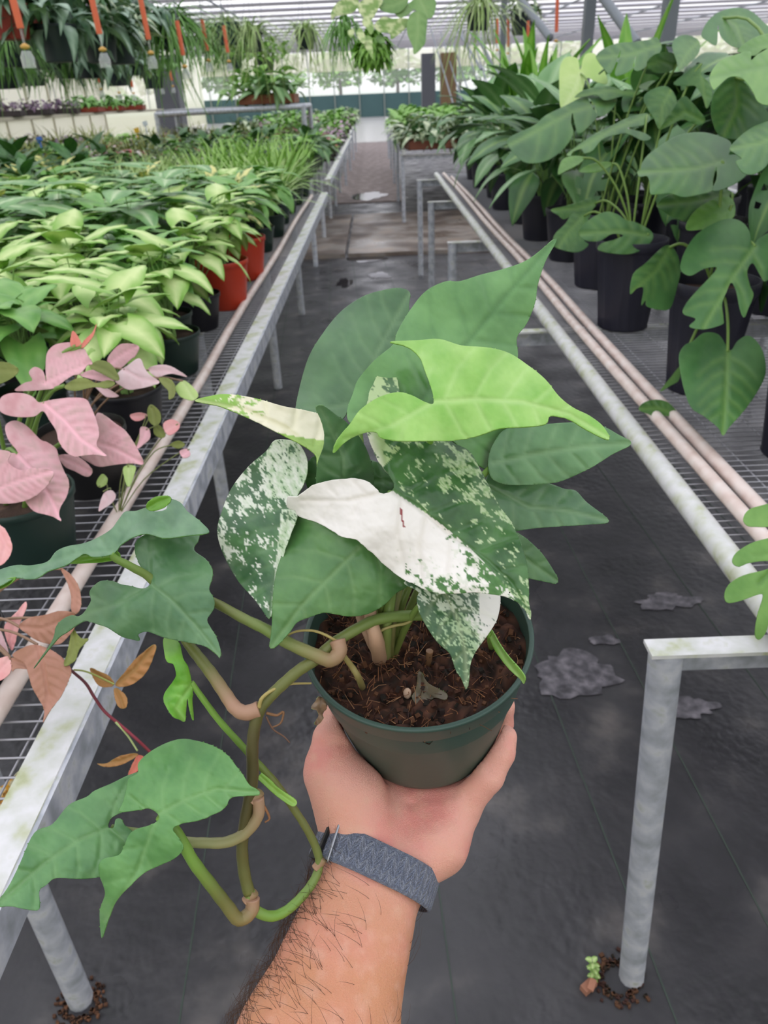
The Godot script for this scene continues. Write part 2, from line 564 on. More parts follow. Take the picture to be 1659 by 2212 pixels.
# ------------------------------------------------------------------ leaves
# Paint of a leaf at s (-1..1 across), t (0..1 along). Pigment and veins only.
func leaf_paint(kind: String, s: float, t: float, lot: float) -> Color:
	var a := absf(s)
	var vein := fposmod(t * 5.0 - a * 1.6 + 0.3, 1.0)
	var on_vein := clampf(1.0 - minf(vein, 1.0 - vein) * 7.0, 0.0, 1.0)
	var mid := clampf(1.0 - a * 7.0, 0.0, 1.0)
	var n := nz.get_noise_3d(s * 60.0, t * 90.0, lot * 37.0)
	match kind:
		"lime":
			var k := clampf(1.15 - a * 1.05 - absf(t - 0.42) * 0.5 + n * 0.6, 0.0, 1.0)
			return L(124, 178, 62).lerp(L(218, 236, 164), k * 0.95).lerp(L(226, 240, 196), on_vein * 0.35)
		"pale":
			return L(168, 200, 140).lerp(L(226, 236, 206), clampf(0.8 - a * 0.5 + n, 0, 1)).lerp(L(150, 190, 120), on_vein * 0.2)
		"pink":
			var k := clampf(a * a * 0.7 + t * t * 0.35 + n * 0.45 - 0.25, 0.0, 1.0)
			return L(222, 168, 172).lerp(L(176, 140, 126), k).lerp(L(242, 190, 196), maxf(on_vein * 0.6, mid * 0.9)).lerp(L(136, 134, 84), clampf((a - 0.93) * 6.0, 0, 0.5))
		"salmon":
			return L(240, 160, 158).lerp(L(232, 196, 172), clampf(0.4 + n * 1.5 - a * 0.3, 0, 1)).lerp(L(246, 170, 176), on_vein * 0.5)
		"bronze":
			var k := clampf(0.5 + n * 1.3, 0.0, 1.0)
			return L(172, 122, 84).lerp(L(186, 134, 120), k).lerp(L(140, 140, 72), clampf((a - 0.6) * 1.2 + n, 0, 0.6)).lerp(L(210, 160, 140), maxf(on_vein * 0.3, mid * 0.5))
		"pinkback":
			return L(116, 122, 52).lerp(L(150, 140, 96), clampf(0.3 + n, 0, 1))
		"alocasia":
			return L(98, 148, 82).lerp(L(134, 180, 110), clampf(0.4 + n, 0, 1)).lerp(L(204, 222, 174), maxf(on_vein * 0.5, mid * 0.75))
		"green":
			return L(96, 154, 66).lerp(L(136, 186, 96), clampf(0.45 + n * 1.2, 0, 1)).lerp(L(140, 184, 100), maxf(on_vein * 0.3, mid * 0.45))
		"bright":
			return L(98, 162, 46).lerp(L(146, 196, 84), clampf(0.45 + n * 1.2, 0, 1)).lerp(L(170, 210, 110), maxf(on_vein * 0.3, mid * 0.4))
		"yellowvar":
			return L(76, 128, 58).lerp(L(226, 222, 140), smoothstep(0.02, 0.12, n + 0.05)).lerp(L(214, 214, 150), mid * 0.5)
		"whitevar":
			return L(64, 112, 58).lerp(L(216, 226, 190), smoothstep(0.0, 0.1, n - 0.02 + 0.1 * (0.5 - a)))
		"spider":
			return L(130, 178, 76).lerp(L(222, 230, 170), smoothstep(0.55, 0.7, a)).lerp(L(96, 150, 50), 0.25 + n)
		"grass":
			return L(120, 172, 66).lerp(L(170, 206, 110), clampf(0.5 + n * 1.5, 0, 1))
		"dark":
			return L(56, 100, 50).lerp(L(86, 132, 72), clampf(0.4 + n * 1.2, 0, 1)).lerp(L(84, 124, 70), maxf(on_vein * 0.25, mid * 0.4))
		"monstera":
			return L(52, 98, 48).lerp(L(80, 128, 66), clampf(0.45 + n * 1.1, 0, 1)).lerp(L(78, 124, 74), on_vein * 0.3).lerp(L(136, 170, 92), mid * 0.7)
		"monstera_young":
			return L(126, 176, 70).lerp(L(160, 200, 106), clampf(0.45 + n * 1.1, 0, 1)).lerp(L(196, 220, 150), maxf(on_vein * 0.3, mid * 0.6))
		"monstera_light":
			return L(92, 140, 78).lerp(L(124, 168, 106), clampf(0.5 + n, 0, 1)).lerp(L(170, 200, 150), maxf(on_vein * 0.35, mid * 0.7))
		"monstera_back":
			return L(86, 138, 40).lerp(L(116, 166, 60), clampf(0.45 + n, 0, 1)).lerp(L(60, 110, 40), maxf(on_vein * 0.3, mid * 0.5))
		"silver":
			return L(70, 110, 78).lerp(L(172, 196, 172), clampf(0.5 + n * 1.6 - a * 0.3, 0, 1))
		"reed":
			return L(110, 132, 60).lerp(L(176, 176, 88), clampf(0.4 + n * 1.6 + 0.1 * sin(lot * 3.0), 0, 1))
		"flower":
			return [L(214, 92, 100), L(236, 226, 220), L(96, 140, 70), L(224, 150, 160), L(104, 146, 76)][int(lot) % 5].lerp(L(110, 150, 80), clampf(n, 0, 0.3))
		"lilac":
			return [L(190, 146, 176), L(206, 176, 196), L(104, 142, 78), L(176, 128, 160)][int(lot) % 4]
		"purple":
			return L(84, 62, 84).lerp(L(120, 90, 116), clampf(0.5 + n, 0, 1))
	return L(90, 150, 70)

# half width of a blade along its length
func half_width(shape: String, t: float) -> float:
	match shape:
		"heart":
			return pow(maxf(sin(PI * pow(0.17 + 0.83 * t, 0.72)), 0.0), 0.8) * (1.0 - 0.25 * t)
		"lance":
			return pow(maxf(sin(PI * pow(t, 0.75)), 0.0), 0.9) + 0.02
		"strap":
			return minf(1.0, t * 9.0 + 0.35) * pow(1.0 - t, 0.55)
		"round":
			return pow(maxf(sin(PI * (0.2 + 0.8 * t)), 0.0), 0.55)
	return 1.0 - t

# P: shape, len, wid, lobe, bend, fold, wave, kind, rows, cols, slits, lot
func blade(mb: MB, xf: Transform3D, P: Dictionary) -> void:
	var rows: int = P.get("rows", 10)
	var cols: int = P.get("cols", 6)
	var len: float = P.len
	var wid: float = P.wid
	var lobe: float = P.get("lobe", 0.0)
	var bend: float = P.get("bend", 0.3)
	var fold: float = P.get("fold", 0.25)
	var wave: float = P.get("wave", 0.0)
	var lot: float = P.get("lot", 0.0)
	var slits: Array = P.get("slits", [])
	var kind: String = P.kind
	var first := mb.v.size()
	for r in rows + 1:
		var t := float(r) / rows
		var w := half_width(P.shape, t) * wid
		for c in cols + 1:
			var s := -1.0 + 2.0 * c / cols
			var a := absf(s)
			var z := t - lobe * pow(a, 1.3) * pow(1.0 - t, 2.2)
			var x := s * w
			var y := -bend * t * absf(t) * len + fold * absf(x) * (1.0 - 0.5 * a) - 0.25 * fold * a * a * wid
			y += wave * wid * a * sin(t * 14.0 + lot * 3.0 + s * 1.5)
			y += 0.012 * len * cos(TAU * (t * 5.0 - a * 1.6)) * clampf(a * 3.0, 0, 1) * (1.0 - a)
			mb.vert(xf * Vector3(x, y, z * len * (1.0 - 0.3 * bend * t)), leaf_paint(kind, s, t, lot), Vector2(s, t))
	for r in rows:
		for c in cols:
			var s := absf(-1.0 + 2.0 * (c + 0.5) / cols)
			var cut := false
			for q in slits:
				if q[0] == r and s > q[1] and s < q[2]:
					cut = true
			if cut:
				continue
			var a := first + r * (cols + 1) + c
			mb.quad(a, a + cols + 1, a + cols + 2, a + 1)

# a whole leaf of a potted plant: petiole from the soil and the blade at its end
func leaf_unit(P: Dictionary) -> ArrayMesh:
	var mb := MB.new()
	var h: float = P.h
	var r: float = P.r
	var pts := []
	for k in 5:
		var t := k / 4.0
		pts.append(Vector3(0, h * (1.0 - pow(1.0 - t, 1.5)), r * pow(t, 1.5)))
	mb.tube(pts, [P.get("pr", 0.0022), P.get("pr", 0.0022) * 0.6], 4, [P.get("pc", L(120, 160, 80))], false)
	var pitch: float = P.get("pitch", 0.2)
	var b := Basis(Vector3.RIGHT, pitch)
	if P.get("roll", 0.0) != 0.0:
		b = b * Basis(Vector3.BACK, P.roll)
	blade(mb, Transform3D(b, Vector3(0, h, r)), P)
	return mb.mesh()

# a leaf laid from its base to its tip, facing n
func leaf_frame(base: Vector3, tip: Vector3, n: Vector3) -> Transform3D:
	var z := (tip - base).normalized()
	var x := n.cross(z).normalized()
	return Transform3D(Basis(x, z.cross(x), z), base)

# ------------------------------------------------------------------ pots
var pot_cache := {}
func pot_mesh(r: float, h: float, col: Color, flutes: int = 0) -> ArrayMesh:
	var key := [r, h, col, flutes]
	if not pot_cache.has(key):
		var mb := MB.new()
		var rb := r * 0.74
		var pf := [[0.001, 0.0, col], [rb - 0.004, 0.0, col], [rb, 0.004, col]]
		if flutes:
			for k in 5:
				pf.append([lerpf(rb, r * 0.96, k / 4.0), lerpf(0.02 * h, h * 0.86, k / 4.0), col, 1])
			pf.append_array([[r * 0.97, h * 0.88, col]])
		pf.append_array([[r * 0.965, h * 0.9, col], [r, h * 0.9, col], [r * 1.01, h * 0.95, col], [r * 1.005, h, col], [r * 0.96, h, col], [r * 0.94, h * 0.85, col]])
		mb.lathe(pf, 48 if flutes else 24, Transform3D.IDENTITY, 0.006 if flutes else 0.0, flutes)
		pot_cache[key] = mb.mesh()
	return pot_cache[key]

func soil_mesh(r: float, y: float, col: Color) -> ArrayMesh:
	var key := ["soil", r, y]
	if not pot_cache.has(key):
		var mb := MB.new()
		var prev := []
		for k in 6:
			var ring := []
			for s in 20:
				var a := TAU * s / 20.0
				var rr := r * k / 5.0
				ring.append(mb.vert(Vector3(rr * cos(a), y + 0.05 * r * nz.get_noise_2d(rr * cos(a) * 4000, rr * sin(a) * 4000), rr * sin(a)), col.lerp(L(120, 92, 74), maxf(0, nz.get_noise_2d(rr * cos(a) * 9000, a * 300)))))
			if k:
				for s in 20:
					mb.quad(prev[s], ring[s], ring[(s + 1) % 20], prev[(s + 1) % 20])
			prev = ring
		pot_cache[key] = mb.mesh()
	return pot_cache[key]

var units := {}
func unit_set(kind: String) -> Array:
	if units.has(kind):
		return units[kind]
	var out := []
	for k in 8:
		var o := k / 7.0     # 0 inner and upright, 1 outer and low
		var P := {"kind": kind, "lot": float(k), "bend": 0.25 + 0.2 * o}
		match kind:
			"lime", "pale", "green", "bright":
				P.merge({"shape": "heart", "len": rnd(0.095, 0.125), "wid": rnd(0.034, 0.043), "lobe": 0.36, "fold": 0.3, "wave": 0.05, "h": lerpf(0.2, 0.11, o) + rnd(-0.02, 0.02), "r": lerpf(0.02, 0.085, o), "pitch": lerpf(-0.5, 0.35, o), "pc": L(150, 190, 110)})
			"alocasia":
				P.merge({"shape": "heart", "len": rnd(0.15, 0.19), "wid": rnd(0.05, 0.062), "lobe": 0.42, "fold": 0.22, "wave": 0.03, "h": lerpf(0.26, 0.13, o), "r": lerpf(0.02, 0.1, o), "pitch": lerpf(-0.3, 0.45, o), "pc": L(120, 160, 80)})
			"yellowvar", "whitevar":
				P.merge({"shape": "lance", "len": rnd(0.1, 0.14), "wid": rnd(0.024, 0.034), "lobe": 0.05, "fold": 0.25, "wave": 0.06, "h": lerpf(0.2, 0.1, o), "r": lerpf(0.01, 0.06, o), "pitch": lerpf(-0.7, 0.2, o)})
			"dark", "purple":
				P.merge({"shape": "lance", "len": rnd(0.13, 0.19), "wid": rnd(0.028, 0.04), "lobe": 0.04, "fold": 0.3, "wave": 0.04, "h": lerpf(0.22, 0.1, o), "r": lerpf(0.01, 0.08, o), "pitch": lerpf(-0.8, 0.25, o)})
			"spider", "grass":
				P.merge({"shape": "strap", "len": rnd(0.24, 0.34), "wid": rnd(0.007, 0.010), "fold": 0.5, "h": 0.02, "r": 0.008, "pitch": lerpf(-1.35, -0.45, o), "rows": 12, "cols": 2, "bend": rnd(0.6, 1.1)})
		out.append(leaf_unit(P))
	units[kind] = out
	return out

# a pot with n leaves of a kind; returns the prototype thing
func potted(called: String, kind: String, n: int, pr: float, ph: float, pcol: Color, scale: float, m: Material) -> Node3D:
	var o := Node3D.new()
	o.name = called
	part("pot", pot_mesh(pr, ph, pcol), M.pot_plastic, o)
	part("soil", soil_mesh(pr * 0.945, ph * 0.88, L(62, 46, 38)), M.soil, o)
	var us := unit_set(kind)
	for k in n:
		var w := float(k) / n
		var u := clampi(int(w * 8.0), 0, 7)
		var a := k * 2.39996 + rnd(-0.3, 0.3)
		var s := scale * rnd(0.85, 1.15)
		var b := Basis(Vector3.UP, a) * Basis(Vector3.BACK, rnd(-0.15, 0.15)) * Basis(Vector3.RIGHT, rnd(-0.1, 0.12))
		part("leaf", us[u], m, o, Transform3D(b.scaled(Vector3(s, s, s)), Vector3(cos(a) * 0.012, ph * 0.88, sin(a) * 0.012)))
	return o

var protos := {}
func plant(called: String, kind: String, variant: int, n: int, pr: float, ph: float, pcol: Color, scale: float, m: Material, where: Vector3, turn: float, label: String, group: String) -> Node3D:
	var key := [called, kind, variant]
	if not protos.has(key):
		protos[key] = potted(called, kind, n, pr, ph, pcol, scale, m)
	var o: Node3D = protos[key].duplicate()
	o.name = numbered(called)
	add_child(o)
	o.position = where
	o.rotation.y = turn
	o.set_meta("label", label)
	o.set_meta("category", "plant")
	o.set_meta("group", group)
	return o

const ORD := ["first", "second", "third", "fourth", "fifth", "sixth", "seventh", "eighth", "ninth", "tenth", "eleventh", "twelfth", "thirteenth", "fourteenth", "fifteenth", "sixteenth", "seventeenth", "eighteenth", "nineteenth", "twentieth", "twenty-first", "twenty-second", "twenty-third", "twenty-fourth"]
const BENCH_Y := 0.866

func seen(p: Vector3, margin: float = 160.0) -> bool:
	var d := p - EYE
	var z := -d.dot(ax_z)
	if z < 0.1:
		return false
	var px := CXP + FPX * d.dot(ax_x) / z
	var py := CYP - FPX * d.dot(ax_y) / z
	var mg := margin + 250.0 / z
	return px > -mg and px < 1659 + mg and py > -mg and py < 2212 + mg

func left_bench_plants() -> void:
	# rows run away from the camera; columns away from the rail
	var z := -1.5
	var row := 0
	while z > -5.8:
		var col := 0
		var x := -0.565 - (0.05 if row % 2 else 0.0)
		while x > -3.7:
			var p := Vector3(x + rnd(-0.02, 0.02), BENCH_Y, z + rnd(-0.02, 0.02))
			var kind := "lime"
			var lab := "lime arrowhead plant"
			if z > -2.5 and (row * 3 + col * 5) % 4 == 1:
				kind = "green"
			if z < -2.5:
				kind = "lime" if col < 1 else ["alocasia", "lime", "green", "alocasia"][(row + col * 2) % 4]
			if z < -2.95:
				kind = ["lime", "green", "alocasia", "alocasia", "lime"][(row * 2 + col) % 5]
			if z < -3.3:
				kind = ["green", "alocasia", "lime", "yellowvar", "green"][(row * 2 + col * 3) % 5]
			if z < -4.1:
				kind = "grass" if col < 3 and z < -4.6 else ("spider" if col < 6 else ["yellowvar", "dark", "green"][(row + col) % 3])
			if col > 8:
				kind = ["dark", "green"][(row + col) % 2]
			lab = {"lime": "pale lime arrowhead plant", "green": "mid-green arrowhead plant", "alocasia": "dark plant with pale-veined arrow leaves", "spider": "striped spider plant", "grass": "fine bright green grassy plant", "yellowvar": "yellow-flecked leafy plant", "dark": "dark leafy plant"}[kind]
			var name: String = {"lime": "arrowhead_plant", "green": "arrowhead_plant", "alocasia": "elephant_ear_plant", "spider": "spider_plant", "grass": "grassy_plant", "yellowvar": "flecked_plant", "dark": "leafy_plant"}[kind]
			if seen(p + Vector3(0, 0.2, 0)) and not (col == 0 and (absf(z + 2.62) < 0.14 or absf(z + 3.08) < 0.14)):
				var nl: int = {"lime": 22, "green": 22, "alocasia": 11, "spider": 34, "grass": 40, "yellowvar": 22, "dark": 22}[kind]
				var sc: float = {"lime": 1.0, "green": 1.0, "alocasia": 1.05, "spider": 1.0, "grass": 1.1, "yellowvar": 1.0, "dark": 1.1}[kind]
				var pc := L(30, 52, 46) if (row + col) % 3 else L(28, 28, 30)
				plant(name, kind, (row * 3 + col) % 4, nl, 0.075, 0.11, pc, sc, M.leaf_soft if kind == "lime" else M.leaf, p, rnd(0, TAU), "%s, %s from the left rail, %s row back" % [lab, ORD[col], ORD[row]], "plants massed on the left bench")
			x -= 0.205
			col += 1
		z -= 0.215
		row += 1
	# red pots near the rail
	for k in 2:
		plant("red_potted_plant", "lime" if k == 0 else "green", 9, 20, 0.09, 0.16, L(196, 62, 38), 1.0, M.leaf, Vector3(-0.54, BENCH_Y, [-2.62, -3.08][k]), 1.0 + k, ["lime plant in a red pot at the edge of the left bench", "green plant in a red pot further along the edge of the left bench"][k], "red pots on the left bench")

# ------------------------------------------------------------------ the held plant
var hero: Node3D

func to2(a: Array) -> Array:
	var o := []
	for k in range(0, a.size(), 2):
		o.append(Vector2(a[k], a[k + 1]))
	return o

func seg_dist(p: Vector2, a: Vector2, b: Vector2) -> float:
	var ab := b - a
	var t := clampf((p - a).dot(ab) / maxf(ab.length_squared(), 1e-6), 0.0, 1.0)
	return p.distance_to(a + ab * t)

func lerp_line(pl: Array, f: float) -> Vector2:
	var total := 0.0
	for k in pl.size() - 1:
		total += pl[k].distance_to(pl[k + 1])
	var want := f * total
	for k in pl.size() - 1:
		var l: float = pl[k].distance_to(pl[k + 1])
		if want <= l:
			return pl[k].lerp(pl[k + 1], want / l)
		want -= l
	return pl[pl.size() - 1]

# outline and midrib are traced; D gives depths, slopes and how the sheet curls
func hero_leaf(label: String, outline: Array, mid: Array, D: Dictionary, paint: Callable, cell: float = 5.0, m: Material = null) -> MeshInstance3D:
	var mids := to2(mid)
	var ol: Array = cat(to2(outline), 5, true)
	if D.get("ragged", 0.0) > 0.0:
		for k in ol.size():
			ol[k] += Vector2(nz.get_noise_2d(k * 13.0, 7.0), nz.get_noise_2d(k * 13.0, 97.0)) * D.ragged
	var poly := PackedVector2Array(ol)
	var base: Vector2 = mids[0]
	var tip: Vector2 = mids[mids.size() - 1]
	var axis := (tip - base)
	var alen := axis.length()
	axis /= alen
	var nrm := Vector2(-axis.y, axis.x)
	# veins: midrib, laterals, one into each lobe
	var veins := []
	for k in mids.size() - 1:
		veins.append([mids[k], mids[k + 1], 1.0])
	var nl: int = D.get("laterals", 5)
	for k in nl:
		var f := 0.06 + 0.8 * k / nl
		var p0 := lerp_line(mids, f)
		var d0 := (lerp_line(mids, f + 0.04) - p0).normalized()
		for sg in [-1.0, 1.0]:
			var ang: float = (1.15 - 0.35 * f) * sg
			var p1 := p0 + d0.rotated(ang) * alen * 0.2
			var p2 := p1 + d0.rotated(ang * 0.72) * alen * 0.22
			veins.append([p0, p1, 0.55])
			veins.append([p1, p2, 0.4])
	for q in to2(D.get("lobes", [])):
		var mpt: Vector2 = base.lerp(q, 0.5) + (q - base).orthogonal() * 0.06
		veins.append([base, mpt, 0.8])
		veins.append([mpt, q, 0.6])
		var side_to: Vector2 = (q - base)
		for f in [0.3, 0.6]:
			var p0: Vector2 = base.lerp(q, f)
			for sg in [-1.0, 1.0]:
				veins.append([p0, p0 + side_to.rotated(sg * 0.9) * 0.28, 0.3])
	var lo := poly[0]
	var hi := poly[0]
	for p in poly:
		lo = lo.min(p)
		hi = hi.max(p)
	lo -= Vector2.ONE * cell
	var nx := int((hi.x - lo.x) / cell) + 2
	var ny := int((hi.y - lo.y) / cell) + 2
	var state := PackedByteArray()
	state.resize(nx * ny)
	for k in poly.size():
		var a := poly[k]
		var b := poly[(k + 1) % poly.size()]
		var steps := int(a.distance_to(b) / (cell * 0.2)) + 1
		for s in steps:
			var p := (a.lerp(b, float(s) / steps) - lo) / cell
			state[int(p.y) * nx + int(p.x)] = 1
	var mb := MB.new()
	var ids := {}
	var us := []
	var db: float = D.db
	var dt: float = D.dt
	var cs: float = D.get("cs", 0.0)
	var bow: float = D.get("bow", 0.0)
	var arch: float = D.get("arch", 0.0)
	var wave: float = D.get("wave", 0.004)
	var wl: float = D.get("wl", 0.03)
	var upw: float = D.get("up", 0.0) * db / FPX
	var groove: float = D.get("groove", 0.0016)
	var sd: float = outline[0] * 0.37
	var add := func(p: Vector2) -> int:
		var key := Vector2i((p * 16.0).round())
		if ids.has(key):
			return ids[key]
		var rel := p - base
		var u := rel.dot(axis) / alen
		var v := rel.dot(nrm)
		var vd := 0.0
		for q in veins:
			var dd := seg_dist(p, q[0], q[1])
			if dd < 16.0:
				vd = maxf(vd, q[2] * exp(-dd * dd / 28.0))
		var w := v / 100.0
		var d := lerpf(db, dt, u) + cs * w + bow * w * w - arch * 4.0 * u * (1.0 - u)
		d += wave * minf(absf(w), 1.6) * sin(u * alen * wl + sd + signf(v) * 1.3)
		d += 0.003 * nz.get_noise_2d(p.x * 0.3 + sd, p.y * 0.3)
		d += groove * vd - (p.y - base.y) * upw
		var id := mb.vert(at(p.x, p.y, d), paint.call(p, u, v, vd))
		ids[key] = id
		return id
	for j in ny:
		for i in nx:
			var a := lo + Vector2(i, j) * cell
			var cnr := [a, a + Vector2(cell, 0), a + Vector2(cell, cell), a + Vector2(0, cell)]
			if state[j * nx + i]:
				for pc in Geometry2D.intersect_polygons(PackedVector2Array(cnr), poly):
					var tr := Geometry2D.triangulate_polygon(pc)
					for t in range(0, tr.size(), 3):
						var p0: Vector2 = pc[tr[t]]
						var p1: Vector2 = pc[tr[t + 1]]
						var p2: Vector2 = pc[tr[t + 2]]
						var cr := (p1 - p0).cross(p2 - p0)
						if absf(cr) < 0.02:
							continue
						if cr > 0:
							mb.tri(add.call(p0), add.call(p1), add.call(p2))
						else:
							mb.tri(add.call(p0), add.call(p2), add.call(p1))
			elif Geometry2D.is_point_in_polygon(a + Vector2(cell, cell) * 0.5, poly):
				mb.quad(add.call(cnr[0]), add.call(cnr[1]), add.call(cnr[2]), add.call(cnr[3]))
	# thickness: an under side and a rim
	var n := mb.v.size()
	var nn := mb.normals()
	var under: Color = D.get("under", L(120, 168, 84))
	var thick := 0.0007
	var edges := {}
	var top_ix := mb.ix.duplicate()
	for k in n:
		mb.vert(mb.v[k] - nn[k] * thick, mb.c[k].lerp(under, 0.8))
	for k in range(0, top_ix.size(), 3):
		mb.tri(top_ix[k] + n, top_ix[k + 2] + n, top_ix[k + 1] + n)
		for e in 3:
			var x := top_ix[k + e]
			var y := top_ix[k + (e + 1) % 3]
			if edges.has(Vector2i(y, x)):
				edges.erase(Vector2i(y, x))
			else:
				edges[Vector2i(x, y)] = true
	for e in edges:
		mb.quad(e.x, e.x + n, e.y + n, e.y)
	var o := part("leaf", mb.mesh(), m if m else M.hero_leaf, hero, Transform3D(Basis.IDENTITY, -hero.position))
	if label:
		o.set_meta("label", label)
	return o

func green_paint(a: Color, b: Color, vein: Color, vk: float) -> Callable:
	return func(p: Vector2, u: float, v: float, vd: float) -> Color:
		var n := nz.get_noise_2d(p.x * 0.45, p.y * 0.45) * 0.85 + nz.get_noise_2d(p.x * 3.1, p.y * 3.1) * 0.15
		var k := a.lerp(b, clampf(0.5 + n * 1.0, 0, 1))
		return k.lerp(vein, vd * vk)

func stem(called: String, pts: Array, r0: float, r1: float, cols: Array, parent: Node3D = null) -> MeshInstance3D:
	var w := []
	for q in pts:
		w.append(at(q[0], q[1], q[2]))
	var sm := cat(w, 5)
	var rad := []
	var cc := []
	for k in sm.size():
		var t := float(k) / (sm.size() - 1)
		rad.append(lerpf(r0, r1, t) * (1.0 + 0.03 * sin(k * 1.9)))
		var f := t * (cols.size() - 1)
		var i := mini(int(f), cols.size() - 2) if cols.size() > 1 else 0
		cc.append(cols[i].lerp(cols[mini(i + 1, cols.size() - 1)], f - i))
	var mb := MB.new()
	mb.tube(sm, rad, 10, cc)
	return part(called, mb.mesh(), M.stem, parent if parent else hero, Transform3D(Basis.IDENTITY, -hero.position) if parent == null or parent != self else Transform3D.IDENTITY)

var pot_n := Vector3(-0.045, 0.985, 0.165).normalized()
var pot_c: Vector3
const POT_R := 0.0757
const POT_H := 0.104
func pot_frame() -> Transform3D:
	var y := pot_n
	var x := (Vector3.RIGHT - y * y.x).normalized()
	return Transform3D(Basis(x, y, x.cross(y)), pot_c - y * POT_H)

func soil_d(px: float, py: float, above: float = 0.0) -> float:
	var p0 := pot_c - pot_n * (0.0155 - above)
	var r := at(px, py, 1.0) - EYE
	return (p0 - EYE).dot(pot_n) / r.dot(pot_n)

func make_held_plant() -> void:
	pot_c = at(901, 1366, 0.487)
	var pf := pot_frame()
	hero = thing("potted_arrowhead_vine", "variegated arrowhead vine in a green plastic pot held in the hand", "plant", pf.origin)
	var loc := Transform3D(pf.basis, Vector3.ZERO)
	var m := mat("hero_leaf", 0.36, true, 0.55)
	m.backlight_enabled = true
	m.backlight = Color(0.2, 0.26, 0.08)
	m = mat("hero_pot", 0.42)
	m.normal_enabled = true
	m.normal_texture = noise_tex(256, 0.05, [], 3, 61, true, 1.0)
	m.normal_scale = 0.12
	m.uv1_triplanar = true
	m.uv1_scale = Vector3(8, 8, 8)
	# pot with rolled rim
	var g := L(60, 84, 74)
	var mb := MB.new()
	var rb := 0.0535
	mb.lathe([[0.0005, 0.001, g], [rb - 0.006, 0.001, g], [rb - 0.001, 0.0025, g], [rb + 0.001, 0.008, g], [POT_R * 0.93, POT_H - 0.017, g], [POT_R * 0.955, POT_H - 0.0155, g], [POT_R * 0.985, POT_H - 0.003, g], [POT_R, POT_H - 0.0022, g], [POT_R, POT_H - 0.0004, g], [POT_R - 0.0008, POT_H, g], [POT_R - 0.0028, POT_H, g], [POT_R - 0.0036, POT_H - 0.001, g], [POT_R * 0.93, POT_H - 0.02, g], [POT_R * 0.9, POT_H - 0.035, g]], 96, loc)
	part("pot", mb.mesh(), M.hero_pot, hero)
	# soil, lumpy and fibrous
	mb = MB.new()
	var prev := []
	for k in 26:
		var ring := []
		for s in 90:
			var a := TAU * s / 90.0
			var rr := POT_R * 0.938 * k / 25.0
			var x := rr * cos(a)
			var z := rr * sin(a)
			var y := POT_H - 0.0155 + 0.007 * nz.get_noise_2d(x * 2600, z * 2600) + 0.006 * nz.get_noise_2d(x * 7000 + 50, z * 7000)
			var cl := L(38, 25, 19).lerp(L(98, 62, 44), clampf(0.35 + 1.3 * nz.get_noise_2d(x * 5200, z * 5200 + 300), 0, 1))
			ring.append(mb.vert(loc * Vector3(x, y, z), cl))
		if k:
			for s in 90:
				mb.quad(prev[s], ring[s], ring[(s + 1) % 90], prev[(s + 1) % 90])
		prev = ring
	part("soil", mb.mesh(), M.rough, hero)
	# coir fibres and crumbs
	mb = MB.new()
	for k in 620:
		var a := rnd(0, TAU)
		var rr := POT_R * 0.9 * sqrt(rng.randf())
		var p := Vector3(rr * cos(a), POT_H - 0.0125 + rnd(-0.003, 0.002), rr * sin(a))
		var d := Vector3(rnd(-1, 1), rnd(-0.25, 0.45), rnd(-1, 1)).normalized() * rnd(0.004, 0.014)
		var cd := Vector3(rnd(-1, 1), rnd(-0.3, 0.6), rnd(-1, 1)) * 0.0025
		var q := p + d
		q.x = clampf(q.x, -0.066, 0.066)
		mb.tube([loc * p, loc * (p + d * 0.5 + cd), loc * q], [rnd(0.00022, 0.0005), 0.0002], 4, [[L(110, 70, 46), L(146, 98, 66), L(74, 46, 32), L(58, 38, 30), L(160, 118, 84)][k % 5]])
	for k in 380:
		var a := rnd(0, TAU)
		var rr := POT_R * 0.9 * sqrt(rng.randf())
		mb.box(loc * Vector3(rr * cos(a), POT_H - 0.0135 + rnd(-0.002, 0.0015), rr * sin(a)), Vector3(rnd(0.001, 0.004), rnd(0.001, 0.003), rnd(0.001, 0.004)), [L(46, 30, 22), L(74, 46, 32), L(32, 22, 18), L(96, 62, 42)][k % 4], Basis(Vector3(rnd(-1, 1), rnd(-1, 1), rnd(-1, 1)).normalized(), rnd(0, 3)))
	stuff(part("coir_fibres", mb.mesh(), M.rough, hero))
	make_held_leaves()
	make_vines()

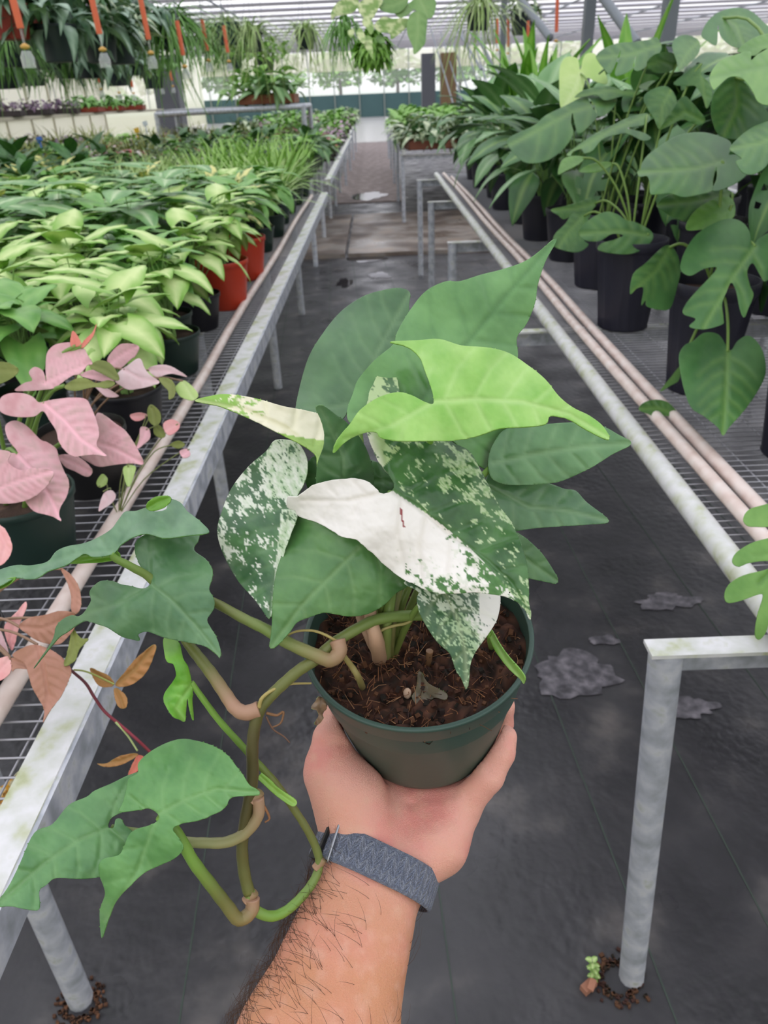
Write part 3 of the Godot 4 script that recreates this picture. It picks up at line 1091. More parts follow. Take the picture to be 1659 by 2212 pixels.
func make_held_leaves() -> void:
	var mid_green := green_paint(L(72, 118, 62), L(98, 144, 80), L(132, 170, 108), 0.5)
	var dark_green := green_paint(L(64, 106, 62), L(88, 130, 80), L(118, 156, 104), 0.5)
	var up_green := green_paint(L(86, 138, 72), L(112, 164, 92), L(76, 128, 66), 0.6)
	var lime := green_paint(L(124, 184, 66), L(164, 210, 108), L(190, 224, 142), 0.6)
	# back left
	hero_leaf("dark green leaf at the back left", [638, 883, 662, 783, 695, 723, 737, 672, 786, 639, 834, 625, 864, 622, 885, 631, 884, 654, 880, 720, 860, 790, 830, 850, 790, 900, 765, 860, 740, 905, 690, 915, 650, 905], [770, 868, 815, 760, 885, 631], {"db": 0.505, "dt": 0.545, "cs": -0.008, "bow": 0.012, "lobes": [660, 880]}, dark_green)
	# big upper right
	hero_leaf("large green leaf reaching up and right at the back", [1202, 515, 1141, 560, 1090, 580, 1039, 593, 994, 607, 961, 608, 918, 630, 882, 675, 858, 717, 849, 744, 810, 777, 774, 819, 762, 850, 750, 886, 756, 912, 790, 925, 840, 915, 880, 895, 905, 885, 930, 910, 960, 940, 985, 958, 1027, 1000, 1066, 1022, 1092, 1030, 1105, 1022, 1100, 1000, 1093, 975, 1092, 940, 1098, 880, 1112, 820, 1119, 768, 1117, 729, 1138, 699, 1156, 654, 1162, 615, 1178, 566], [905, 872, 1010, 740, 1110, 620, 1202, 515], {"db": 0.455, "dt": 0.515, "cs": 0.004, "bow": 0.006, "lobes": [765, 890, 1085, 1010], "laterals": 5}, up_green)
	# right side leaves, behind
	hero_leaf("green pointed leaf at the right under the lime leaf", [1364, 958, 1335, 938, 1300, 920, 1250, 912, 1190, 915, 1140, 920, 1095, 925, 1070, 950, 1055, 990, 1060, 1030, 1085, 1045, 1123, 1048, 1178, 1045, 1214, 1039, 1274, 1012, 1322, 982], [1065, 1000, 1150, 982, 1260, 965, 1364, 958], {"db": 0.475, "dt": 0.485, "cs": -0.01, "bow": 0.01}, green_paint(L(76, 122, 72), L(104, 150, 94), L(134, 172, 118), 0.5))
	hero_leaf("grey-green pointed leaf at the right, second down", [1316, 1125, 1268, 1085, 1244, 1060, 1220, 1056, 1190, 1045, 1150, 1035, 1100, 1020, 1057, 1022, 1050, 1060, 1065, 1110, 1090, 1148, 1111, 1148, 1150, 1142, 1184, 1139, 1226, 1136, 1274, 1133], [1055, 1050, 1140, 1095, 1230, 1105, 1316, 1125], {"db": 0.482, "dt": 0.5, "cs": -0.012, "bow": 0.008}, green_paint(L(74, 118, 76), L(106, 150, 102), L(136, 172, 122), 0.5))
	hero_leaf("small dark leaf low at the right behind the white one", [1206, 1258, 1182, 1210, 1153, 1177, 1119, 1152, 1080, 1150, 1075, 1200, 1100, 1240, 1141, 1249, 1163, 1254], [1080, 1170, 1140, 1210, 1206, 1258], {"db": 0.47, "dt": 0.48, "bow": 0.006, "laterals": 3}, dark_green)
	hero_leaf("dark leaf in the shade at the middle back", [660, 1010, 690, 980, 760, 985, 820, 1000, 850, 1030, 845, 1065, 800, 1090, 720, 1090, 668, 1060], [840, 1040, 750, 1035, 662, 1030], {"db": 0.468, "dt": 0.475, "bow": 0.006}, dark_green)
	# speckled left leaf
	var spk := func(p: Vector2, u: float, v: float, vd: float) -> Color:
		var q := Vector2(p.x * 0.5 + p.y * 0.86, -p.x * 0.86 + p.y * 0.5)
		var n := nz.get_noise_2d(q.x * 1.1 + 400.0, q.y * 2.6) * 0.65 + nz.get_noise_2d(q.x * 4.0, q.y * 8.5) * 0.45
		var e := nz.get_noise_2d(q.x * 0.5 + 40.0, q.y * 0.9)
		var rim := 590.0 + (1340.0 - p.y) * 0.10
		var bias := -0.26
		if p.y < 1110.0:
			bias = -0.04
		if p.y < 1075.0 and p.x > 575.0:
			bias = 0.26
		if p.x < 500.0:
			bias = maxf(bias, -0.02)
		if p.x > rim - 6.0 and p.y > 1100.0:
			bias = 0.3
		var k := smoothstep(-0.02, 0.05, n + bias + e * 0.25)
		var gr := L(56, 98, 58).lerp(L(80, 124, 74), clampf(0.5 + e * 1.5, 0, 1))
		var wh := L(176, 202, 158).lerp(L(226, 232, 214), clampf(0.5 + 2.0 * n, 0, 1))
		return gr.lerp(wh, k).lerp(L(150, 184, 130), vd * 0.25)
	hero_leaf("green leaf speckled with white at the left", [596, 950, 640, 955, 661, 984, 664, 1017, 655, 1048, 643, 1068, 640, 1085, 643, 1112, 630, 1150, 612, 1200, 600, 1250, 592, 1290, 588, 1320, 583, 1335, 575, 1331, 551, 1297, 517, 1259, 493, 1220, 476, 1181, 469, 1143, 481, 1099, 500, 1054, 536, 1008, 575, 974], [640, 1080, 612, 1160, 596, 1240, 583, 1333], {"db": 0.452, "dt": 0.425, "cs": 0.012, "bow": 0.008, "lobes": [630, 975], "under": L(140, 180, 120)}, spk, 3.0)
	# cream leaf seen nearly edge-on
	var cream := func(p: Vector2, u: float, v: float, vd: float) -> Color:
		var n := nz.get_noise_2d(p.x * 1.4, p.y * 3.2) + 0.4 * nz.get_noise_2d(p.x * 5.0, p.y * 9.0)
		var fold_y := 868.0 + (p.x - 421.0) * 0.30 + 14.0 * sin((p.x - 421.0) / 280.0 * PI)
		if p.y > fold_y:
			return L(122, 178, 50).lerp(L(160, 204, 86), clampf(0.5 + n, 0, 1)).lerp(L(196, 214, 140), clampf((p.x - 610) / 80.0, 0, 0.35))
		var k := smoothstep(-0.1, 0.05, n + (p.x - 520.0) / 120.0)
		return L(140, 190, 72).lerp(L(246, 242, 212), k).lerp(L(230, 228, 180), vd * 0.4)
	hero_leaf("cream and lime leaf curled up at the left", [421, 865, 450, 856, 490, 851, 551, 860, 611, 877, 659, 886, 695, 898, 716, 930, 712, 965, 700, 985, 686, 1002, 683, 984, 659, 964, 611, 940, 551, 910, 484, 880, 450, 872], [690, 985, 620, 925, 530, 885, 421, 865], {"db": 0.452, "dt": 0.442, "cs": 0.02, "bow": -0.012, "laterals": 4, "under": L(130, 182, 56)}, cream, 3.5)
	hero_leaf("narrow dark green leaf standing behind the white leaf", [683, 880, 701, 878, 725, 895, 753, 916, 786, 958, 804, 1006, 808, 1042, 800, 1090, 740, 1110, 690, 1090, 683, 1042, 686, 1000, 700, 958, 697, 915], [745, 1090, 742, 990, 690, 880], {"db": 0.444, "dt": 0.424, "cs": 0.004, "bow": 0.012, "laterals": 4}, dark_green)
	# lower left green leaf
	hero_leaf("green leaf hanging over the pot rim at the left", [585, 1401, 587, 1350, 589, 1288, 596, 1239, 608, 1201, 628, 1153, 642, 1112, 680, 1090, 740, 1100, 800, 1130, 850, 1180, 885, 1230, 890, 1258, 876, 1270, 854, 1283, 830, 1307, 796, 1326, 758, 1332, 729, 1328, 700, 1324, 671, 1333, 642, 1345, 623, 1369], [815, 1150, 740, 1220, 650, 1310, 585, 1401], {"db": 0.43, "dt": 0.414, "cs": 0.004, "bow": 0.01, "lobes": [655, 1120, 865, 1260], "laterals": 4}, mid_green, 4.0)
	# variegated leaf over the soil
	var var9 := func(p: Vector2, u: float, v: float, vd: float) -> Color:
		var q := Vector2(p.x * 0.6 + p.y * 0.8, -p.x * 0.8 + p.y * 0.6)
		var n := nz.get_noise_2d(q.x * 1.3, q.y * 2.4 + 70.0) * 0.6 + nz.get_noise_2d(q.x * 4.5, q.y * 8.0) * 0.5
		var rim := clampf((p.x - (905.0 + (p.y - 1290.0) * 0.55)) / 100.0, 0.0, 1.6)
		var k := smoothstep(-0.03, 0.05, n - 0.22 + rim * 0.45)
		var wh := L(168, 196, 150).lerp(L(240, 238, 228), smoothstep(0.75, 1.05, rim + 0.5 * n))
		if p.y < 1312.0 + (p.x - 900.0) * 0.12 and p.x < 1035.0:
			k = smoothstep(-0.02, 0.06, n - 0.02)
			wh = L(206, 218, 194)
		return L(52, 92, 56).lerp(L(74, 112, 68), clampf(0.5 + n, 0, 1)).lerp(wh, k).lerp(L(206, 220, 170), vd * 0.3)
	hero_leaf("cream-splashed green leaf drooping over the soil at the right", [872, 1258, 903, 1278, 900, 1292, 905, 1321, 922, 1355, 946, 1389, 972, 1413, 984, 1447, 1000, 1470, 1009, 1487, 1016, 1437, 1028, 1408, 1052, 1374, 1069, 1348, 1076, 1331, 1081, 1302, 1076, 1275, 1040, 1255, 980, 1245, 920, 1245], [950, 1262, 990, 1340, 1005, 1410, 1009, 1485], {"db": 0.424, "dt": 0.408, "cs": -0.006, "bow": 0.014, "laterals": 4, "under": L(150, 180, 130)}, var9, 3.0)
	# curled strip at the right rim
	hero_leaf("narrow curled leaf resting on the right rim of the pot", [1054, 1365, 1062, 1362, 1078, 1390, 1098, 1418, 1120, 1442, 1134, 1462, 1131, 1477, 1122, 1466, 1100, 1446, 1082, 1424, 1066, 1400], [1058, 1366, 1095, 1428, 1131, 1474], {"db": 0.445, "dt": 0.43, "cs": 0.03, "laterals": 0, "wave": 0.0}, green_paint(L(108, 166, 50), L(150, 196, 96), L(200, 222, 160), 0.3), 3.0)
	# the big half-white leaf
	var half := func(p: Vector2, u: float, v: float, vd: float) -> Color:
		var q := Vector2(p.x * 0.73 + p.y * 0.68, -p.x * 0.68 + p.y * 0.73)
		var f := nz.get_noise_2d(q.x * 3.2, q.y * 8.0)
		var n := nz.get_noise_2d(q.x * 0.8, q.y * 2.2) * 0.8 + f * 0.38
		var gr := L(50, 92, 46).lerp(L(78, 124, 64), clampf(0.5 + 1.2 * nz.get_noise_2d(p.x * 0.6, p.y * 0.6), 0, 1)).lerp(L(96, 140, 84), vd * 0.3)
		var pale := L(140, 178, 112).lerp(L(190, 210, 162), clampf(0.5 + 2.0 * f, 0, 1))
		var white := L(250, 246, 238).lerp(L(230, 224, 210), vd * 0.6)
		var cut := 0.56 + 0.10 * sin(v * 0.05) + 0.35 * nz.get_noise_2d(p.x * 2.2, p.y * 2.2)
		var side := v + 0.0
		# the boundary follows the midrib, which bows to the upper right
		side -= -22.0 * sin(clampf(u, 0, 1) * PI)
		if (side > 0.0 and not (u < -0.1 and v < 40.0)) or (p.x < 838.0 and p.y > 1026.0):
			if u < cut - 0.05:
				if seg_dist(p, Vector2(866, 1100), Vector2(868, 1118)) < 2.2 or seg_dist(p, Vector2(868, 1118), Vector2(873, 1138)) < 1.8:
					return L(150, 60, 60)
				return white
			var k := smoothstep(-0.02, 0.04, n - (u - cut) * 2.2 + 0.16)
			if u > 0.8:
				k = smoothstep(-0.02, 0.05, n + 0.12 - absf(v) / 150.0)
			return L(66, 116, 50).lerp(L(92, 144, 70), clampf(0.5 + n, 0, 1)).lerp(white.lerp(pale, 0.25), k)
		if u < -0.12:      # the upper lobe: cream along its outer edge
			var k2 := smoothstep(-0.03, 0.05, n + 0.3 - (p.x - 800.0) / 190.0)
			return gr.lerp(L(176, 200, 140).lerp(L(236, 234, 216), smoothstep(30.0, 0.0, p.x - (795.0 + (960.0 - p.y) * -0.35))), k2)
		var patch := nz.get_noise_2d(q.x * 0.55 + 33.0, q.y * 0.7)
		var k3 := smoothstep(-0.02, 0.05, n - 0.4 + patch * 0.6 + 0.36 * smoothstep(60.0, 120.0, -v) * smoothstep(0.75, 0.45, u))
		if u > 0.78:
			k3 = smoothstep(-0.02, 0.05, n - 0.12)
		return gr.lerp(pale, k3)
	hero_leaf("large leaf half pure white and half green at the front", [620, 1083, 623, 1073, 642, 1073, 671, 1051, 705, 1039, 758, 1033, 787, 1037, 811, 1054, 825, 1066, 847, 1060, 849, 1042, 837, 1022, 816, 993, 801, 960, 792, 928, 790, 890, 795, 862, 801, 838, 822, 801, 849, 780, 855, 807, 864, 844, 880, 890, 920, 930, 960, 945, 982, 957, 1018, 979, 1042, 1022, 1057, 1051, 1081, 1095, 1105, 1128, 1119, 1157, 1132, 1191, 1139, 1220, 1143, 1259, 1143, 1297, 1146, 1337, 1134, 1316, 1115, 1300, 1081, 1287, 1023, 1280, 951, 1283, 912, 1271, 888, 1259, 864, 1247, 830, 1220, 806, 1196, 787, 1181, 768, 1165, 739, 1160, 719, 1148, 690, 1131, 647, 1116, 637, 1104, 620, 1097], [847, 1060, 903, 1095, 965, 1148, 1052, 1210, 1105, 1259, 1146, 1335], {"db": 0.418, "dt": 0.392, "cs": -0.004, "bow": 0.006, "lobes": [650, 1080, 835, 900], "laterals": 5, "ragged": 2.0, "under": L(190, 206, 170)}, half, 3.0)
	# lime leaf on top
	hero_leaf("bright lime green leaf lying across the top", [843, 738, 900, 735, 949, 732, 997, 746, 1051, 750, 1099, 762, 1141, 789, 1178, 819, 1208, 856, 1238, 880, 1274, 898, 1304, 922, 1315, 949, 1268, 928, 1232, 907, 1190, 898, 1178, 916, 1129, 922, 1081, 925, 1027, 943, 979, 952, 918, 952, 858, 952, 822, 946, 812, 934, 786, 936, 750, 952, 721, 979, 729, 949, 756, 916, 777, 886, 816, 859, 858, 847, 888, 853, 918, 868, 936, 871, 933, 844, 918, 801, 906, 771, 882, 750], [936, 868, 1030, 862, 1130, 868, 1230, 895, 1315, 947], {"db": 0.402, "dt": 0.378, "cs": -0.016, "bow": 0.005, "wave": 0.006, "lobes": [870, 748, 745, 950], "laterals": 5, "under": L(150, 200, 80)}, lime, 4.0)
	# vine leaves at the left
	var la := hero_leaf("wavy green leaf at the left with a twisted lobe", [298, 1164, 291, 1188, 298, 1212, 313, 1236, 327, 1257, 310, 1271, 280, 1265, 262, 1262, 241, 1255, 217, 1255, 199, 1269, 193, 1281, 196, 1296, 191, 1308, 181, 1323, 169, 1331, 154, 1329, 136, 1337, 121, 1353, 116, 1375, 105, 1396, 72, 1444, 121, 1383, 142, 1367, 178, 1343, 196, 1344, 214, 1350, 232, 1356, 262, 1375, 283, 1381, 301, 1384, 299, 1371, 319, 1365, 356, 1378, 401, 1387, 431, 1393, 452, 1400, 467, 1412, 475, 1421, 476, 1402, 467, 1375, 452, 1350, 448, 1337, 461, 1317, 463, 1296, 452, 1272, 458, 1248, 458, 1230, 446, 1209, 422, 1191, 420, 1179, 428, 1167, 428, 1150, 390, 1140, 340, 1145], [325, 1262, 375, 1300, 430, 1360, 475, 1420], {"db": 0.436, "dt": 0.412, "cs": -0.002, "bow": 0.006, "wave": 0.007, "lobes": [330, 1165, 170, 1330], "laterals": 4}, green_paint(L(72, 116, 74), L(100, 142, 94), L(126, 164, 114), 0.5), 4.0)
	hero_leaf("long wavy green leaf at the far left seen edge-on", [451, 1150, 437, 1130, 419, 1115, 404, 1103, 389, 1085, 366, 1078, 360, 1098, 345, 1104, 329, 1104, 318, 1096, 295, 1103, 271, 1105, 259, 1118, 241, 1142, 211, 1161, 181, 1173, 145, 1180, 121, 1191, 102, 1213, 66, 1221, 30, 1221, -20, 1238, -60, 1262, -30, 1272, 0, 1265, 33, 1248, 60, 1251, 81, 1248, 105, 1233, 133, 1224, 151, 1216, 181, 1196, 199, 1202, 223, 1201, 247, 1194, 262, 1176, 286, 1161, 313, 1153, 341, 1159, 362, 1162, 407, 1156], [250, 1190, 160, 1196, 60, 1236, -50, 1266], {"db": 0.424, "dt": 0.40, "cs": 0.03, "bow": 0.004, "wave": 0.01, "wl": 0.06, "lobes": [440, 1145, 350, 1085], "laterals": 4, "under": L(110, 170, 50)}, func(p: Vector2, u: float, v: float, vd: float) -> Color:
		var n := nz.get_noise_2d(p.x * 0.8, p.y * 0.8)
		return L(86, 128, 90).lerp(L(114, 154, 112), clampf(0.5 + n * 1.2, 0, 1)).lerp(L(124, 160, 122), vd * 0.35), 4.0)
	for q in [[[148, 1217, 175, 1198, 200, 1200, 225, 1198, 250, 1190, 258, 1206, 225, 1214, 190, 1215], [255, 1200, 200, 1208, 150, 1217], 0.43], [[316, 1098, 322, 1082, 340, 1072, 366, 1073, 368, 1082, 356, 1096, 332, 1104], [318, 1098, 340, 1086, 366, 1076], 0.432], [[-40, 1275, 0, 1258, 34, 1247, 20, 1262, -10, 1275], [-40, 1274, 0, 1264, 33, 1249], 0.405]]:
		hero_leaf("lime underside showing where the long wavy leaf curls", q[0], q[1], {"db": q[2], "dt": q[2], "laterals": 0, "wave": 0.0}, green_paint(L(96, 152, 42), L(124, 176, 60), L(120, 170, 60), 0.2), 3.0)
	# lower left pair
	hero_leaf("lower green leaf at the left, behind its neighbour, tip at the edge", [-4, 1953, 22, 1908, 43, 1865, 74, 1799, 113, 1780, 148, 1739, 187, 1721, 204, 1708, 243, 1691, 278, 1674, 305, 1670, 300, 1710, 275, 1748, 243, 1765, 234, 1786, 245, 1788, 250, 1770, 262, 1769, 270, 1782, 290, 1800, 310, 1830, 290, 1880, 213, 1895, 174, 1899, 122, 1897, 100, 1912, 85, 1925, 85, 1964, 56, 1964, 26, 1958], [234, 1788, 170, 1815, 90, 1870, 0, 1950], {"db": 0.432, "dt": 0.395, "cs": 0.008, "bow": 0.006, "lobes": [275, 1690, 290, 1850], "laterals": 4}, green_paint(L(78, 130, 74), L(106, 156, 94), L(132, 176, 112), 0.5), 4.0)
	hero_leaf("lower green leaf at the left, in front, with a pointed lobe hanging down", [562, 1714, 538, 1695, 525, 1674, 508, 1652, 490, 1630, 460, 1611, 425, 1600, 391, 1596, 356, 1606, 321, 1626, 299, 1648, 297, 1669, 278, 1682, 273, 1704, 265, 1734, 258, 1754, 295, 1750, 321, 1747, 339, 1757, 343, 1769, 326, 1782, 295, 1791, 278, 1804, 269, 1826, 256, 1847, 226, 1854, 215, 1865, 213, 1886, 224, 1917, 226, 1934, 217, 1960, 215, 1982, 220, 2027, 234, 1986, 252, 1947, 278, 1917, 312, 1886, 347, 1869, 378, 1854, 395, 1834, 386, 1812, 373, 1791, 391, 1780, 425, 1773, 460, 1760, 486, 1745, 499, 1724, 530, 1719], [341, 1760, 400, 1728, 470, 1704, 562, 1713], {"db": 0.412, "dt": 0.405, "cs": -0.012, "bow": 0.006, "lobes": [280, 1720, 225, 1990], "laterals": 4}, green_paint(L(80, 136, 70), L(110, 164, 92), L(138, 184, 114), 0.5), 4.0)
	# rolled new leaf
	hero_leaf("bright glossy new leaf still half rolled", [354, 1378, 385, 1384, 396, 1422, 407, 1441, 415, 1476, 417, 1500, 416, 1514, 419, 1556, 411, 1535, 405, 1510, 402, 1540, 400, 1558, 390, 1554, 374, 1547, 355, 1519, 355, 1498, 374, 1471, 380, 1457, 374, 1435, 361, 1430, 355, 1411], [415, 1478, 400, 1500, 380, 1530, 398, 1556], {"db": 0.432, "dt": 0.422, "cs": -0.03, "bow": 0.05, "wave": 0.01, "wl": 0.05, "laterals": 3}, green_paint(L(92, 160, 40), L(140, 196, 78), L(180, 220, 130), 0.35), 3.0, M.leaf_glossy)

func make_vines() -> void:
	var olive := L(112, 118, 62)
	var green := L(122, 146, 74)
	var bright := L(124, 168, 70)
	var pink := L(176, 138, 112)
	var brown := L(86, 80, 44)
	# main vine out of the soil and down
	stem("vine", [[985, 1340, soil_d(985, 1340, -0.002)], [940, 1330, 0.462], [880, 1330, 0.452], [816, 1338, 0.446], [768, 1360, 0.44], [719, 1391, 0.434], [681, 1425, 0.43], [647, 1447, 0.428], [613, 1476, 0.427], [584, 1504, 0.427], [562, 1532, 0.427], [550, 1572, 0.428], [545, 1620, 0.43], [545, 1687, 0.434], [532, 1760, 0.438], [523, 1825, 0.442], [527, 1882, 0.445], [538, 1930, 0.447]], 0.0034, 0.0036, [green, green, olive, olive, brown, brown, olive])
	stem("vine", [[538, 1925, 0.447], [548, 1962, 0.448], [582, 1979, 0.452], [616, 1969, 0.458], [651, 1938, 0.464], [677, 1904, 0.468], [690, 1868, 0.47], [682, 1830, 0.468], [660, 1786, 0.464], [629, 1739, 0.46], [595, 1691, 0.455], [556, 1648, 0.45], [516, 1604, 0.446], [473, 1556, 0.441], [440, 1512, 0.437], [413, 1474, 0.434]], 0.0034, 0.0018, [green, bright, green, olive, olive, bright, bright])
	# nodes
	for q in [[719, 1400, 0.434, 0.0046], [556, 1534, 0.427, 0.0046], [540, 1938, 0.447, 0.0047], [690, 1866, 0.47, 0.0042], [553, 1722, 0.436, 0.0042]]:
		q[3] *= 0.82
		stem("node", [[q[0] - 8, q[1] + 10, q[2]], [q[0], q[1], q[2]], [q[0] + 10, q[1] - 12, q[2]]], q[3] * 0.9, q[3] * 0.8, [pink, L(150, 128, 92)])
	# petioles of the vine leaves
	stem("petiole", [[729, 1384, 0.431], [733, 1408, 0.429], [714, 1426, 0.427], [681, 1415, 0.427], [623, 1389, 0.429], [575, 1360, 0.431], [526, 1336, 0.434], [464, 1302, 0.438], [400, 1275, 0.444], [332, 1266, 0.445]], 0.0048, 0.0022, [pink, L(150, 128, 90), green, olive, green])
	stem("petiole", [[560, 1532, 0.427], [530, 1540, 0.426], [507, 1528, 0.427], [486, 1498, 0.43], [458, 1457, 0.434], [431, 1422, 0.438], [408, 1392, 0.442], [370, 1330, 0.446], [330, 1255, 0.442], [285, 1225, 0.433], [250, 1207, 0.427], [240, 1195, 0.425]], 0.0047, 0.0019, [pink, pink, olive, L(112, 122, 60), green, L(110, 150, 60)])
	stem("petiole", [[545, 1940, 0.447], [543, 1968, 0.446], [516, 1986, 0.442], [490, 1956, 0.438], [456, 1912, 0.432], [417, 1860, 0.425], [382, 1799, 0.42], [345, 1762, 0.416]], 0.0044, 0.003, [pink, L(140, 128, 80), olive, bright, bright])
	stem("petiole", [[556, 1722, 0.436], [558, 1760, 0.437], [530, 1799, 0.438], [490, 1819, 0.438], [443, 1821, 0.438], [391, 1817, 0.438], [300, 1800, 0.441], [240, 1790, 0.441]], 0.0038, 0.0026, [pink, L(150, 146, 100), L(158, 162, 110), green])
	# petioles rising from the soil to the upper leaves
	stem("petiole", [[822, 1425, soil_d(822, 1425, -0.003)], [812, 1380, 0.45], [800, 1320, 0.45], [815, 1200, 0.45], [845, 1064, 0.42]], 0.0055, 0.0022, [L(186, 150, 122), L(206, 168, 140), L(196, 160, 130), bright, bright])
	stem("petiole", [[826, 1424, soil_d(826, 1424, -0.003)], [800, 1372, 0.456], [778, 1320, 0.458], [760, 1200, 0.458], [700, 1040, 0.456], [690, 985, 0.454]], 0.005, 0.002, [L(178, 140, 116), L(200, 164, 140), L(180, 150, 120), bright, bright])
	stem("petiole", [[832, 1424, soil_d(832, 1424, -0.003)], [835, 1360, 0.455], [850, 1250, 0.456], [880, 1050, 0.46], [905, 880, 0.457]], 0.004, 0.0022, [L(150, 150, 96), green, green, bright])
	stem("petiole", [[842, 1420, soil_d(842, 1420, -0.003)], [846, 1360, 0.458], [858, 1290, 0.46], [905, 1080, 0.452], [930, 945, 0.438], [938, 878, 0.41]], 0.0028, 0.002, [olive, L(134, 126, 84), bright, bright])
	stem("petiole", [[846, 1422, soil_d(846, 1422, -0.003)], [870, 1300, 0.465], [960, 1120, 0.478], [1060, 1010, 0.477]], 0.0028, 0.002, [olive, green, bright])
	stem("petiole", [[850, 1420, soil_d(850, 1420, -0.003)], [900, 1280, 0.47], [990, 1140, 0.484], [1056, 1052, 0.484]], 0.0026, 0.002, [olive, green, bright])
	stem("petiole", [[835, 1420, soil_d(835, 1420, -0.003)], [780, 1270, 0.458], [700, 1150, 0.456], [642, 1082, 0.454]], 0.0026, 0.002, [olive, green, bright])
	stem("petiole", [[838, 1420, soil_d(838, 1420, -0.003)], [800, 1180, 0.48], [772, 872, 0.507]], 0.0026, 0.002, [olive, green, bright])
	stem("petiole", [[830, 1420, soil_d(830, 1420, -0.003)], [822, 1290, 0.448], [816, 1156, 0.432]], 0.0026, 0.002, [olive, green, bright])
	stem("petiole", [[850, 1418, soil_d(850, 1418, -0.003)], [890, 1330, 0.45], [948, 1264, 0.428]], 0.0024, 0.0018, [olive, green, bright])
	stem("petiole", [[1062, 1400, soil_d(1062, 1400, -0.003)], [1058, 1382, 0.455], [1056, 1366, 0.447]], 0.002, 0.0016, [green, bright])
	# aerial roots and dry sheaths
	var tan := L(176, 160, 96)
	stem("aerial_root", [[729, 1386, 0.431], [700, 1370, 0.43], [672, 1362, 0.43], [640, 1364, 0.43], [618, 1374, 0.432]], 0.0009, 0.0006, [tan, tan])
	stem("aerial_root", [[731, 1395, 0.43], [745, 1420, 0.433], [760, 1440, 0.437], [775, 1465, 0.442], [784, 1488, soil_d(784, 1488, -0.003)]], 0.0014, 0.0022, [L(140, 128, 70), L(150, 140, 90)])
	stem("aerial_root", [[560, 1528, 0.424], [566, 1508, 0.422], [590, 1490, 0.424], [625, 1478, 0.43], [672, 1476, 0.438]], 0.0012, 0.0006, [tan, tan])
	stem("aerial_root", [[575, 1540, 0.428], [598, 1545, 0.43], [612, 1538, 0.43], [606, 1562, 0.43], [585, 1572, 0.43]], 0.0009, 0.0005, [L(140, 100, 62), L(120, 86, 60)])
	stem("aerial_root", [[575, 1548, 0.428], [590, 1575, 0.43], [612, 1590, 0.432], [626, 1604, 0.433]], 0.0006, 0.0004, [L(110, 80, 62), L(110, 80, 62)])
	stem("aerial_root", [[562, 1730, 0.436], [575, 1750, 0.437], [582, 1768, 0.438], [572, 1776, 0.438]], 0.001, 0.0005, [L(150, 100, 62), L(140, 100, 70)])
	stem("aerial_root", [[905, 1325, 0.452], [880, 1345, 0.452], [850, 1352, 0.45], [824, 1362, 0.45], [822, 1378, 0.452]], 0.0011, 0.0008, [L(170, 160, 100), L(170, 160, 100)])
	# torn sheath on the vine, dry leaf bits hanging at the rim
	hero_leaf("pale torn sheath on the vine", [563, 1672, 572, 1668, 600, 1700, 640, 1728, 632, 1742, 600, 1722, 575, 1700, 558, 1682], [560, 1676, 600, 1712, 634, 1736], {"db": 0.449, "dt": 0.456, "cs": -0.01, "laterals": 0, "wave": 0.0, "bow": 0.1}, green_paint(L(118, 180, 54), L(160, 206, 96), L(170, 200, 110), 0.2), 3.0)
	hero_leaf("dry brown shrivelled leaf hanging at the left of the rim", [690, 1505, 702, 1512, 706, 1530, 698, 1540, 696, 1556, 686, 1566, 680, 1562, 688, 1545, 684, 1535, 672, 1528, 680, 1516], [695, 1508, 692, 1535, 684, 1564], {"db": 0.478, "dt": 0.474, "laterals": 2, "wave": 0.02, "wl": 0.2, "bow": 0.06}, green_paint(L(140, 112, 86), L(176, 146, 116), L(110, 84, 62), 0.5), 2.5)
	hero_leaf("dead grey leaf lying on the soil", [903, 1452, 912, 1455, 925, 1475, 948, 1488, 966, 1500, 962, 1512, 938, 1508, 918, 1522, 898, 1520, 890, 1504, 898, 1488], [908, 1458, 915, 1490, 935, 1510], {"db": soil_d(908, 1458, 0.006), "dt": soil_d(935, 1510, 0.004), "laterals": 2, "wave": 0.006, "wl": 0.1}, green_paint(L(84, 80, 62), L(116, 104, 80), L(60, 54, 44), 0.5), 3.0)
	# a pale stone and a cut stub
	var mb := MB.new()
	for q in [[880, 1498, soil_d(880, 1498, 0.002), 0.0034, L(206, 176, 150)]]:
		var s := SphereMesh.new()
		s.radius = q[3]
		s.height = q[3] * 2
		s.radial_segments = 10
		s.rings = 6
		part("pebble", s, M.pebble, hero, Transform3D(Basis.from_scale(Vector3(0.8, 1.25, 0.7)), at(q[0], q[1], q[2]) - hero.position))
	stem("cut_stub", [[925, 1440, soil_d(925, 1440, -0.003)], [927, 1415, soil_d(927, 1430) - 0.006], [928, 1406, soil_d(927, 1430) - 0.008]], 0.0022, 0.0024, [L(96, 72, 52), L(140, 106, 76)])

# ------------------------------------------------------------------ the hand and forearm
var arm_bones := []      # palm and forearm, blended widely
var finger_bones := []
var creases := []

func bone(list: Array, pts: Array) -> void:
	for k in pts.size() - 1:
		list.append([pts[k][0], pts[k + 1][0], pts[k][1], pts[k + 1][1]])

func bp(x: float, y: float, d: float, r: float) -> Array:
	return [at(x, y, d), r]

func pp(x: float, y: float, z: float, r: float) -> Array:
	return [pot_frame() * Vector3(x, y, z), r]

func cap_dist(p: Vector3, b: Array) -> float:
	var a: Vector3 = b[0]
	var ab: Vector3 = b[1] - a
	var t := clampf((p - a).dot(ab) / ab.length_squared(), 0.0, 1.0)
	return p.distance_to(a + ab * t) - lerpf(b[2], b[3], t)

func smin(a: float, b: float, k: float) -> float:
	var h := maxf(k - absf(a - b), 0.0) / k
	return minf(a, b) - h * h * k * 0.25

